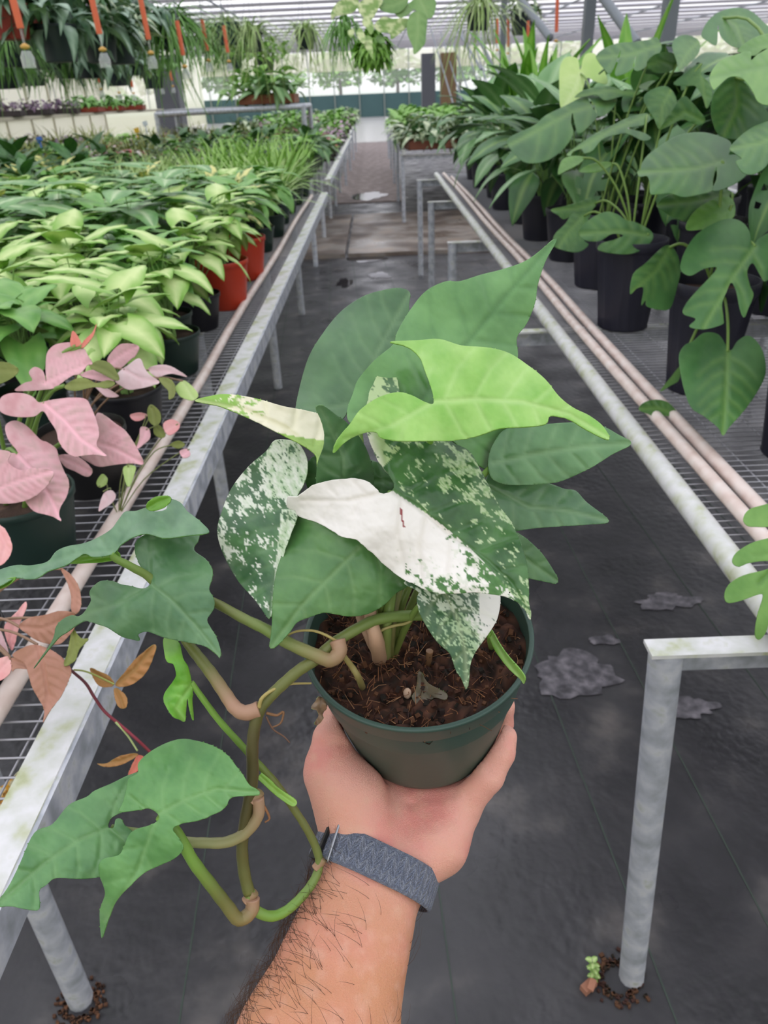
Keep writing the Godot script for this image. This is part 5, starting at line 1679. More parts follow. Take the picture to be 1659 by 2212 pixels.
	stem("runner", [[120, 1420, 0.87], [156, 1450, 0.86], [185, 1476, 0.85], [203, 1505, 0.84], [226, 1537, 0.84], [260, 1566, 0.83], [290, 1592, 0.82], [318, 1618, 0.82], [345, 1645, 0.82]], 0.0018, 0.0016, [L(70, 34, 36), L(96, 32, 40), L(136, 36, 52), L(120, 40, 46)])
	stem("side_stem", [[250, 1560, 0.83], [275, 1588, 0.825], [297, 1622, 0.82]], 0.0012, 0.001, [L(170, 186, 120), L(170, 186, 120)])
	stem("side_stem", [[160, 1447, 0.86], [190, 1452, 0.85], [247, 1478, 0.84]], 0.001, 0.001, [L(150, 160, 80), L(150, 160, 80)])
	hero = keep
	# yellow dying leaf on the rail
	var yl := traced_plant("fallen_leaf", "yellow and brown dying leaf lying over the left rail at the bottom", at(0, 1740, 0.83), 0.0, 0.0, g, 0, [
		[[-200, 420, 0, 330, 130, 240, 240, 130, 300, 115, 240, 220, 260, 380, 280, 470, 250, 650, 180, 730, 120, 850, 0, 930, -200, 990], [-190, 700, 80, 480, 295, 118], 0.815, 0.81, "yellowing", 0.0, [0.0, 1650.0, 6.636]]], A, "", M.leaf_soft, 3.0)

func split_leaf_plants() -> void:
	var A := [1160.0, 0.0, 3.325]
	var B := [1160.0, 400.0, 3.325]
	var k := L(44, 46, 58)
	var grp := "split-leaf plants on the right bench"
	traced_plant("split_leaf_plant", "split-leaf plant in a black pot with a heart-shaped leaf hanging over the pipes", Vector3(0.735, BENCH_Y, -1.66), 0.095, 0.25, k, 20, [
		[[1120, 1120, 1200, 1060, 1300, 1070, 1360, 1150, 1395, 1185, 1440, 1120, 1520, 1080, 1600, 1150, 1640, 1260, 1635, 1380, 1560, 1520, 1470, 1640, 1380, 1740, 1337, 1798, 1300, 1740, 1200, 1660, 1110, 1600, 1060, 1480, 1030, 1340, 1020, 1220, 1060, 1150], [1370, 1195, 1360, 1450, 1335, 1795], 1.46, 1.36, "m_leaf", 0.0, B],
		[[1030, 600, 1060, 480, 1150, 350, 1300, 260, 1400, 240, 1480, 270, 1530, 340, 1545, 430, 1600, 380, 1700, 350, 1720, 600, 1640, 690, 1600, 640, 1550, 560, 1510, 620, 1530, 720, 1555, 790, 1520, 880, 1490, 950, 1460, 900, 1430, 760, 1395, 700, 1360, 770, 1330, 850, 1340, 960, 1330, 1000, 1200, 1035, 1095, 1015, 1140, 960, 1060, 930, 1050, 890, 1110, 800, 1260, 640, 1290, 590, 1200, 600, 1100, 650], [1565, 440, 1420, 640, 1200, 1020], 1.5, 1.42, "m_leaf", 0.01, B],
		[[670, 780, 690, 640, 780, 560, 930, 430, 1010, 500, 1030, 620, 1010, 720, 960, 880, 880, 895, 790, 870, 780, 830, 750, 860, 765, 740, 720, 740], [950, 450, 850, 620, 690, 760], 1.62, 1.56, "m_leaf", 0.0, B],
		[[860, 1470, 940, 1400, 1060, 1400, 1200, 1370, 1330, 1350, 1420, 1400, 1300, 1440, 1200, 1510, 1080, 1575, 980, 1560, 900, 1510], [1400, 1390, 1150, 1440, 862, 1472], 1.62, 1.56, "m_leaf", 0.0],
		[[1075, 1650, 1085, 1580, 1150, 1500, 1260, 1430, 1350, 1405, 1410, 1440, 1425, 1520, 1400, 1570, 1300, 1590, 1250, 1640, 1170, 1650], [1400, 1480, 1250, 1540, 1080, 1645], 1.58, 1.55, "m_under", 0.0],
		[[720, 1235, 745, 1215, 755, 1170, 800, 1110, 880, 1050, 980, 985, 1080, 955, 1200, 950, 1300, 975, 1380, 1010, 1400, 1060, 1380, 1110, 1430, 1110, 1500, 1140, 1530, 1190, 1510, 1250, 1440, 1310, 1330, 1360, 1260, 1365, 1290, 1280, 1290, 1200, 1265, 1290, 1255, 1370, 1150, 1400, 1050, 1415, 960, 1390, 870, 1395, 815, 1390, 810, 1310, 790, 1265, 740, 1270], [1330, 1160, 1150, 1210, 725, 1240], 1.55, 1.45, "m_leaf 1.0", 0.01],
		[[885, 1480, 960, 1380, 1030, 1300, 1020, 1400, 960, 1440], [1030, 1310, 960, 1400, 888, 1478], 1.6, 1.57, "m_leaf", 0.0, B]], A, grp, M.leaf_glossy)
	traced_plant("split_leaf_plant", "split-leaf plant at the right edge with a backlit bright leaf on top", Vector3(0.79, BENCH_Y, -1.28), 0.095, 0.25, k, 20, [
		[[1385, 1060, 1480, 960, 1600, 890, 1750, 860, 1800, 1000, 1700, 1080, 1650, 1190, 1560, 1250, 1480, 1240, 1430, 1160, 1470, 1140, 1420, 1100], [1790, 930, 1600, 1030, 1390, 1070], 1.35, 1.28, "m_leaf", 0.0],
		[[1260, 700, 1290, 640, 1370, 560, 1430, 550, 1500, 600, 1560, 680, 1640, 780, 1700, 860, 1640, 900, 1500, 980, 1400, 1000, 1300, 960, 1260, 870, 1250, 780], [1430, 560, 1440, 760, 1340, 980], 1.47, 1.42, "m_leaf -0.5", 0.0],
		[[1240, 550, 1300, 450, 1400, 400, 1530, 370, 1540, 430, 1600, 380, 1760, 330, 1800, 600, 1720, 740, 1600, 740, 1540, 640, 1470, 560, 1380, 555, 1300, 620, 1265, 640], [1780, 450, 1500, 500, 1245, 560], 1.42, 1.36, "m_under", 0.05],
		[[1180, 250, 1220, 160, 1300, 90, 1420, 55, 1540, 80, 1640, 170, 1720, 240, 1600, 270, 1500, 340, 1400, 330, 1320, 260, 1300, 180, 1290, 320, 1220, 290], [1340, 130, 1430, 180, 1490, 340], 1.66, 1.6, "m_leaf", 0.0],
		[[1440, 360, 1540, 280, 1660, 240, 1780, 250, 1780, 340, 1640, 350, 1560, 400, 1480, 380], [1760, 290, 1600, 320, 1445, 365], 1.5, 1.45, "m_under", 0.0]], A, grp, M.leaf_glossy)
	traced_plant("split_leaf_plant", "split-leaf plant in a ribbed black pot that stands clear on the mesh", Vector3(0.715, BENCH_Y, -2.19), 0.098, 0.25, k, 20, [
		[[300, 340, 330, 290, 400, 230, 500, 190, 580, 210, 640, 250, 720, 270, 820, 330, 830, 390, 760, 460, 660, 495, 540, 490, 440, 465, 460, 420, 560, 390, 620, 360, 540, 350, 450, 400, 340, 395], [800, 360, 600, 330, 305, 350], 2.02, 1.98, "m_leaf", 0.0, B],
		[[100, 175, 200, 150, 300, 120, 390, 90, 430, 130, 390, 190, 370, 240, 290, 200, 200, 245, 150, 215], [420, 130, 270, 170, 105, 178], 2.2, 2.15, "m_leaf", 0.0, B],
		[[115, 430, 130, 350, 200, 280, 260, 200, 340, 200, 370, 260, 330, 310, 300, 350, 340, 400, 370, 430, 300, 480, 200, 470], [340, 220, 230, 330, 150, 450], 2.14, 2.08, "m_leaf", 0.0, B],
		[[215, 1105, 300, 1040, 420, 960, 540, 900, 640, 850, 760, 815, 800, 820, 815, 860, 760, 900, 650, 920, 760, 950, 820, 990, 760, 1010, 650, 960, 560, 970, 470, 1000, 400, 1080, 340, 1100, 320, 1070, 260, 1090, 240, 1120], [790, 830, 560, 920, 220, 1108], 2.1, 1.98, "m_leaf", 0.0],
		[[765, 700, 830, 640, 930, 620, 990, 680, 1000, 760, 930, 850, 880, 930, 840, 850, 800, 790], [960, 650, 900, 760, 880, 925], 1.95, 1.9, "m_leaf -0.4", 0.0],
		[[880, 930, 950, 830, 1010, 730, 1060, 690, 1100, 720, 1170, 800, 1210, 860, 1160, 900, 1050, 860, 960, 900], [1190, 870, 1060, 800, 885, 930], 1.92, 1.88, "m_leaf -0.4", 0.0],
		[[980, 600, 1060, 530, 1170, 455, 1180, 540, 1230, 590, 1260, 680, 1220, 780, 1190, 700, 1140, 620, 1050, 620], [1180, 460, 1190, 600, 1215, 775], 1.94, 1.9, "m_leaf -0.4", 0.0],
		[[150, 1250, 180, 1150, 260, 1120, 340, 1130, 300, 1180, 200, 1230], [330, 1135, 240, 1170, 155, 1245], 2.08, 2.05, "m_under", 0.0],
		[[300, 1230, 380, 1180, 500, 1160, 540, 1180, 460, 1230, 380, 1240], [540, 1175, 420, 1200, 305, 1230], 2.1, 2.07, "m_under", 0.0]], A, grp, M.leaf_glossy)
	traced_plant("split_leaf_plant", "split-leaf plant with a wide grey slotted leaf, fourth along the right bench", Vector3(0.78, BENCH_Y, -2.72), 0.11, 0.25, k, 20, [
		[[-20, 900, 60, 830, 200, 760, 340, 690, 440, 690, 560, 700, 570, 740, 500, 820, 440, 830, 420, 760, 370, 700, 390, 760, 430, 830, 380, 900, 300, 960, 270, 880, 255, 810, 245, 880, 260, 960, 200, 1060, 100, 1140, 0, 1170, -100, 1160, -200, 1060, -210, 1000, -150, 960], [560, 715, 260, 800, -190, 1040], 2.5, 2.35, "m_leaf", 0.0],
		[[270, 700, 330, 650, 430, 625, 530, 620, 620, 650, 660, 640, 780, 670, 770, 700, 700, 700, 620, 690, 490, 720, 430, 680, 360, 690], [775, 680, 520, 650, 275, 698], 2.5, 2.45, "m_leaf", 0.0],
		[[425, 400, 480, 350, 580, 310, 700, 300, 800, 285, 860, 270, 895, 330, 880, 380, 820, 420, 780, 480, 720, 510, 690, 480, 710, 400, 690, 490, 600, 540, 560, 530, 590, 420, 600, 360, 560, 470, 520, 530, 470, 480, 440, 440], [890, 320, 680, 390, 430, 420], 2.35, 2.25, "m_leaf", 0.0],
		[[790, 460, 830, 400, 910, 375, 990, 390, 1005, 470, 940, 520, 840, 520], [990, 480, 900, 440, 795, 465], 2.3, 2.26, "m_leaf -0.4", 0.0],
		[[970, 330, 1000, 270, 1080, 250, 1160, 290, 1170, 360, 1130, 420, 1060, 480, 1020, 500, 1000, 430], [1160, 300, 1080, 380, 1020, 495], 2.25, 2.2, "m_leaf", 0.0],
		[[165, 480, 210, 410, 290, 420, 310, 500, 340, 400, 400, 380, 450, 430, 490, 520, 505, 600, 430, 590, 360, 560, 330, 640, 290, 740, 230, 770, 170, 770, 160, 620], [315, 530, 280, 620, 200, 770], 2.65, 2.6, "m_young", 0.0],
		[[730, 620, 820, 580, 890, 590, 870, 630, 780, 650], [885, 595, 800, 620, 735, 625], 2.4, 2.36, "m_leaf", 0.0]], A, grp, M.leaf_glossy)
	# bright lobed leaf reaching in at the right edge
	traced_plant("lobed_leaf_plant", "bright green deeply lobed leaf reaching in at the lower right edge", Vector3(0.86, BENCH_Y, -0.62), 0.09, 0.2, k, 20, [
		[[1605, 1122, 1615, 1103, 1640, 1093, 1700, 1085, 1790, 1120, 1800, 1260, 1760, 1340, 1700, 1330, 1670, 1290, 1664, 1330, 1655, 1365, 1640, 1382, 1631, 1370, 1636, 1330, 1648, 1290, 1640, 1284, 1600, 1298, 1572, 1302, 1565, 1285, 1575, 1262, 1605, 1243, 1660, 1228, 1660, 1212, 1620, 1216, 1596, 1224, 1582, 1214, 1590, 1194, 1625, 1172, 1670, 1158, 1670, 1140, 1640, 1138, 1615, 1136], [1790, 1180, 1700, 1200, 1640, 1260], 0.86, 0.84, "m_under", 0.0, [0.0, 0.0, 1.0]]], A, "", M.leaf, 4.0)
	# small dark leaf lying on the pipes
	traced_plant("fallen_leaf", "small dark green leaf lying across the two pale pipes", at(1420, 882, 1.565), 0.0, 0.0, k, 0, [
		[[730, 1610, 770, 1560, 860, 1540, 940, 1560, 1000, 1620, 1010, 1650, 900, 1660, 860, 1665, 790, 1640], [1005, 1645, 860, 1600, 735, 1608], 1.562, 1.566, "m_leaf", 0.0, B]], A, "", M.leaf_glossy, 4.0)

# ------------------------------------------------------------------ the rest of the house, further off
func unit_extra() -> void:
	for kind in ["monstera", "sword"]:
		var out := []
		for k in 8:
			var o := k / 7.0
			var P := {"kind": "monstera" if kind == "monstera" or k % 3 else "monstera_light", "lot": float(k), "bend": 0.3 + 0.2 * o}
			if kind == "monstera":
				P.merge({"shape": "heart", "len": rnd(0.22, 0.3), "wid": rnd(0.1, 0.13), "lobe": 0.3, "fold": 0.15, "wave": 0.04, "h": lerpf(0.5, 0.2, o), "r": lerpf(0.05, 0.24, o), "pitch": lerpf(0.1, 0.7, o), "pr": 0.005, "rows": 16, "cols": 12, "slits": [[6, 0.5, 1.1], [9, 0.45, 1.1], [12, 0.4, 1.1]] if k % 2 else [[7, 0.3, 0.7], [10, 0.3, 0.7]]})
			else:
				P.merge({"shape": "lance", "len": rnd(0.22, 0.29), "wid": rnd(0.05, 0.07), "fold": 0.3, "wave": 0.03, "h": lerpf(0.34, 0.14, o), "r": lerpf(0.02, 0.16, o), "pitch": lerpf(-0.9, 0.3, o), "pr": 0.004})
			out.append(leaf_unit(P))
		units[kind] = out
	var up := []
	for k in 8:
		var o := k / 7.0
		up.append(leaf_unit({"kind": "bright", "lot": float(k), "shape": "lance", "len": rnd(0.42, 0.52), "wid": rnd(0.035, 0.045), "fold": 0.5, "bend": 0.15, "h": 0.25, "r": 0.02, "pitch": lerpf(-1.5, -1.0, o), "pr": 0.005}))
	units["blade"] = up

func right_bench_rest() -> void:
	var k := L(40, 42, 52)
	var n := 0
	for q in [[1.35, -1.35], [1.2, -1.95], [1.6, -1.6], [1.15, -1.6], [1.5, -2.0], [1.1, -2.7], [1.0, -2.95], [1.2, -2.3], [1.05, -2.45], [1.4, -2.5], [1.35, -1.75], [1.25, -3.0], [1.6, -3.2], [1.7, -2.2]]:
		plant("split_leaf_plant", "monstera", n % 3, 10, 0.11, 0.25, k, 1.0, M.leaf_glossy, Vector3(q[0], BENCH_Y, q[1]), rnd(0, TAU), "dark split-leaf plant behind the front ones, %s back from the camera" % ORD[n], "split-leaf plants on the right bench")
		n += 1
	n = 0
	for q in [[0.78, -3.2], [0.76, -3.7], [0.78, -4.2], [0.76, -4.75], [0.8, -5.3], [0.78, -5.9], [0.8, -6.5], [1.15, -3.6], [1.12, -4.2], [1.15, -4.8], [1.12, -5.5], [1.15, -6.2], [1.5, -4.2], [1.5, -5.0], [1.5, -5.9], [1.9, -4.0], [1.9, -5.0]]:
		plant("peace_lily_plant", "sword", n % 3, 20, 0.1, 0.2, k, 1.0, M.leaf_glossy, Vector3(q[0], BENCH_Y, q[1]), rnd(0, TAU), "glossy dark lance-leaved plant at right, %s of the clump from the camera" % ORD[n], "lance-leaved plants on the right bench")
		n += 1
	n = 0
	for q in [[1120, 190, 4.6], [1172, 180, 4.4], [1382, 80, 3.6]]:
		var p := at(q[0], q[1], q[2])
		plant("sword_plant", "blade", n, 9 if n < 2 else 4, 0.1, 0.25, k, 1.0, M.leaf, Vector3(p.x, BENCH_Y, p.z), rnd(0, TAU), ["upright sword-leaved plant at the left end of the tall plants", "upright sword-leaved plant with the tallest blades", "single upright blades standing left of the right square post"][n], "sword-leaved plants on the right bench")
		n += 1

# loose foliage of small far plants in one mesh
func foliage(kind: String, shape: String, n: int, rad: Vector3, len: float, wid: float, up: float, droop: float, sd: int) -> ArrayMesh:
	var r := RandomNumberGenerator.new()
	r.seed = sd
	var mb := MB.new()
	for k in n:
		var a := r.randf_range(0, TAU)
		var q := sqrt(r.randf())
		var p := Vector3(cos(a) * q * rad.x, r.randf_range(-0.2, 1.0) * rad.y * (1.0 - 0.6 * q * q), sin(a) * q * rad.z)
		var el := r.randf_range(-0.3, up)
		var b := Basis(Vector3.UP, r.randf_range(0, TAU) if q < 0.6 else PI * 0.5 - a + r.randf_range(-0.6, 0.6)) * Basis(Vector3.RIGHT, -el) * Basis(Vector3.BACK, r.randf_range(-0.4, 0.4))
		var s := r.randf_range(0.7, 1.25)
		blade(mb, Transform3D(b, p), {"shape": shape, "len": len * s, "wid": wid * s, "lobe": 0.25 if shape == "heart" else 0.0, "bend": droop * r.randf_range(0.6, 1.4), "fold": 0.3, "kind": kind, "rows": 5 if shape != "strap" else 7, "cols": 2, "lot": float(k % 9)})
	return mb.mesh()

var fol := {}
func foliage_of(kind: String, v: int) -> ArrayMesh:
	var key := [kind, v]
	if not fol.has(key):
		var m: ArrayMesh
		match kind:
			"trail": m = foliage("whitevar", "heart", 80, Vector3(0.2, 0.22, 0.2), 0.11, 0.04, 0.9, 1.2, 100 + v)
			"silver": m = foliage("silver", "heart", 90, Vector3(0.24, 0.2, 0.24), 0.13, 0.042, 0.9, 1.1, 110 + v)
			"fern": m = foliage("green", "strap", 220, Vector3(0.12, 0.1, 0.12), 0.32, 0.011, 1.2, 1.6, 120 + v)
			"airy": m = foliage("spider", "strap", 130, Vector3(0.08, 0.05, 0.08), 0.34, 0.007, 1.3, 1.4, 130 + v)
			"tray": m = foliage("green", "heart", 120, Vector3(0.3, 0.16, 0.22), 0.11, 0.04, 1.0, 0.7, 140 + v)
			"variegated": m = foliage("whitevar", "lance", 130, Vector3(0.3, 0.18, 0.22), 0.13, 0.034, 1.1, 0.8, 150 + v)
			"low": m = foliage("dark", "round", 90, Vector3(0.3, 0.08, 0.24), 0.06, 0.025, 1.2, 0.4, 160 + v)
			"reed": m = foliage("reed", "strap", 120, Vector3(0.26, 0.03, 0.22), 0.3, 0.009, 1.5, 0.4, 170 + v)
			"flower": m = foliage("flower", "round", 90, Vector3(0.28, 0.12, 0.22), 0.07, 0.03, 1.2, 0.5, 180 + v)
			"lilac": m = foliage("lilac", "round", 100, Vector3(0.28, 0.12, 0.22), 0.06, 0.024, 1.2, 0.5, 190 + v)
			"purple": m = foliage("purple", "lance", 90, Vector3(0.28, 0.14, 0.22), 0.09, 0.025, 1.2, 0.7, 200 + v)
			"bright": m = foliage("bright", "lance", 110, Vector3(0.28, 0.2, 0.22), 0.12, 0.03, 1.2, 0.6, 210 + v)
			"broad": m = foliage("monstera_light", "lance", 60, Vector3(0.2, 0.2, 0.2), 0.24, 0.05, 1.1, 0.7, 220 + v)
		fol[key] = m
	return fol[key]

func tray_plant(called: String, kind: String, v: int, where: Vector3, s: float, box: Array, label: String, group: String) -> Node3D:
	var n := thing(called, label, "plant", where, group)
	n.rotation.y = rnd(-0.2, 0.2)
	var mb := MB.new()
	var c: Color = box[3]
	# tray: four walls and a floor
	mb.box(Vector3(0, 0.006, 0), Vector3(box[0], 0.012, box[2]), c)
	for sx in [-1.0, 1.0]:
		mb.box(Vector3(sx * (box[0] * 0.5 - 0.006), box[1] * 0.5, 0), Vector3(0.012, box[1], box[2]), c)
		mb.box(Vector3(0, box[1] * 0.5, sx * (box[2] * 0.5 - 0.006)), Vector3(box[0], box[1], 0.012), c)
	part("tray", mb.mesh(), M.plain, n)
	var f := part("foliage", foliage_of(kind, v), M.leaf, n, Transform3D(Basis.from_scale(Vector3(s, s, s)), Vector3(0, box[1] + 0.02, 0)))
	stuff(f)
	return n

func far_plants() -> void:
	# dark plants at the front of the bench beyond the left one
	var n := 0
	for zz in 7:
		for xx in 7:
			var p := Vector3(-0.62 - xx * 0.42, BENCH_Y, -7.15 - zz * 0.42)
			if zz < 4 and xx < 4:
				plant("leafy_plant", "dark" if (xx + zz) % 4 else "bright", 4 + n % 3, 22, 0.085, 0.12, L(28, 30, 32), 0.95, M.leaf, p, rnd(0, TAU), "%s leafy plant beyond the left bench, %s from the aisle, %s row" % ["dark" if (xx + zz) % 4 else "bright green", ORD[xx], ORD[zz]], "leafy plants on the bench beyond the left one")
				n += 1
	n = 0
	for zz in 8:
		for xx in 5:
			var p := Vector3(-0.75 - xx * 0.68, BENCH_Y, -9.1 - zz * 0.62)
			var kd: String = ["reed", "reed", "flower", "flower", "bright", "reed", "lilac", "variegated"][(zz * 2 + xx + (3 if xx < 2 else 0)) % 8]
			if xx == 0:
				kd = ["broad", "bright", "flower", "flower", "lilac", "lilac", "lilac", "bright"][zz]
			tray_plant("tray_plant", kd, n % 2, p, 1.0, [0.56, 0.07, 0.4, L(52, 44, 42)], "tray of %s plants beyond the left bench, %s from the aisle, %s row" % [{"reed": "grassy", "flower": "red and white", "bright": "bright green", "lilac": "lilac", "variegated": "cream-edged", "broad": "broad-leaved"}[kd], ORD[xx], ORD[zz]], "trays on the bench beyond the left one")
			n += 1
	n = 0
	for zz in 6:
		for xx in 3:
			tray_plant("tray_plant", ["lilac", "bright", "variegated"][(zz + xx) % 3], n % 2, Vector3(-0.8 - xx * 0.75, BENCH_Y, -15.2 - zz * 1.6), 1.25, [0.6, 0.08, 0.5, L(60, 48, 44)], "far left aisle bench tray of %s plants, %s from the aisle, %s row" % [["lilac", "bright green", "cream-edged"][(zz + xx) % 3], ORD[xx], ORD[zz]], "trays on the far left aisle bench")
			n += 1
	n = 0
	for zz in 10:
		for xx in 3:
			tray_plant("tray_plant", "variegated" if zz < 3 else "bright", n % 2, Vector3(0.68 + xx * 0.66, BENCH_Y, -10.35 - zz * 0.85), 1.3, [0.6, 0.1, 0.5, L(128, 74, 50)], "brown far right tray of %s plants, %s from the aisle, %s row" % ["white-splashed" if zz < 3 else "bright green", ORD[xx], ORD[zz]], "trays on the far right bench")
			n += 1
	n = 0
	for zz in 8:
		for xx in 5:
			var kd: String = ["low", "reed", "low", "reed", "low", "purple", "reed", "low"][(zz + xx * 3) % 8] if zz > 0 else "low"
			tray_plant("tray_plant", kd, n % 2, Vector3(-4.55 - xx * 0.66, BENCH_Y, -7.8 - zz * 0.95), 1.15, [0.58, 0.06, 0.5, L(88, 52, 46)], "flat of %s plants by the bright wall, %s from right, %s row" % [{"low": "low dark", "reed": "yellow-green grassy", "purple": "purple"}[kd], ORD[xx], ORD[zz]], "flats on the bench by the bright wall")
			n += 1
	# tall frame stand with a planted brown tray
	var c0 := at(338, 248, 10.5)
	var c1 := at(655, 230, 10.5)
	var st := thing("frame_stand", "tall grey pipe frame standing among the left benches", "stand", Vector3((c0.x + c1.x) * 0.5, 0, c0.z))
	var o := Transform3D(Basis.IDENTITY, -st.position)
	part("top_bar", tube_mesh(c0, c1, 0.035).mesh(), M.galvanised, st, o)
	for c in [c0, c1]:
		part("leg", tube_mesh(Vector3(c.x, 0, c.z), c, 0.035).mesh(), M.galvanised, st, o)
		part("leg", tube_mesh(Vector3(c.x, 0, c.z - 1.2), c - Vector3(0, 0, 1.2), 0.035).mesh(), M.galvanised, st, o)
		part("side_bar", tube_mesh(c, c - Vector3(0, 0, 1.2), 0.035).mesh(), M.galvanised, st, o)
	part("top_bar", tube_mesh(c0 - Vector3(0, 0, 1.2), c1 - Vector3(0, 0, 1.2), 0.035).mesh(), M.galvanised, st, o)
	var mb := MB.new()
	mb.box((c0 + c1) * 0.5 + Vector3(0, 0.03, -0.6), Vector3(c1.x - c0.x, 0.02, 1.2), L(150, 152, 154))
	part("shelf", mb.mesh(), M.plain, st, o)
	var tp := c1 + Vector3(-0.5, 0.045, -0.25)
	tray_plant("tray_plant", "broad", 0, tp, 1.25, [0.8, 0.12, 0.4, L(134, 78, 52)], "broad-leaved plants in a brown tray on top of the pipe frame", "")
	tray_plant("tray_plant", "bright", 0, tp + Vector3(-0.1, 0, -0.55), 2.0, [0.8, 0.12, 0.4, L(134, 78, 52)], "tall yellow-green plants behind the brown tray on the pipe frame", "")
	# hung shelf along the bright wall
	var s0 := at(-20, 258, 11.0)
	var s1 := at(330, 238, 15.0)
	mb = MB.new()
	var dirv := (s1 - s0)
	mb.box(Vector3.ZERO, Vector3(0.5, 0.04, dirv.length()), L(196, 190, 170), Basis.looking_at(dirv.normalized(), Vector3.UP))
	var sh := thing("hung_shelf", "long pale shelf hung along the bright left wall", "shelf", (s0 + s1) * 0.5)
	part("board", mb.mesh(), M.plain, sh)
	for t in [0.02, 0.35, 0.65, 0.98]:
		var p := s0.lerp(s1, t) - sh.position
		part("hanger", tube_mesh(p, Vector3(p.x, 4.0 - sh.position.y, p.z), 0.006, 5).mesh(), M.steel_post, sh)
	for k in 6:
		var p := s0.lerp(s1, 0.06 + k * 0.15) + Vector3(0, 0.022, 0)
		tray_plant("tray_plant", "purple" if k < 3 else "tray", k % 2, p, 1.0, [0.6, 0.08, 0.4, L(60, 50, 50) if k < 3 else L(150, 60, 40)], "%s plants in a tray on the hung shelf, %s from the left" % ["purple" if k < 3 else "green", ORD[k]], "trays on the hung shelf")

func basket(px: float, py: float, d: float, r: float, col: Color, kind: String, v: int, s: float, label: String) -> void:
	var c := at(px, py, d)
	var n := thing("hanging_basket", label, "hanging basket", c - Vector3(0, r * 0.8, 0), "hanging baskets")
	part("pot", pot_mesh(r, r * 1.5, col), M.pot_plastic, n)
	part("soil", soil_mesh(r * 0.94, r * 1.3, L(60, 46, 38)), M.soil, n)
	stuff(part("foliage", foliage_of(kind, v), M.leaf, n, Transform3D(Basis(Vector3.UP, px).scaled(Vector3(s, s, s)), Vector3(0, r * 1.5, 0))))
	for k in 3:
		var a := TAU * k / 3.0 + px
		part("wire", tube_mesh(Vector3(cos(a) * r, r * 1.48, sin(a) * r), Vector3(0, r * 1.5 + 0.45, 0), 0.0025, 4).mesh(), M.steel_post, n)
	part("hook", tube_mesh(Vector3(0, r * 1.5 + 0.44, 0), Vector3(0, 3.98 - n.position.y, 0), 0.0035, 4).mesh(), M.steel_post, n)

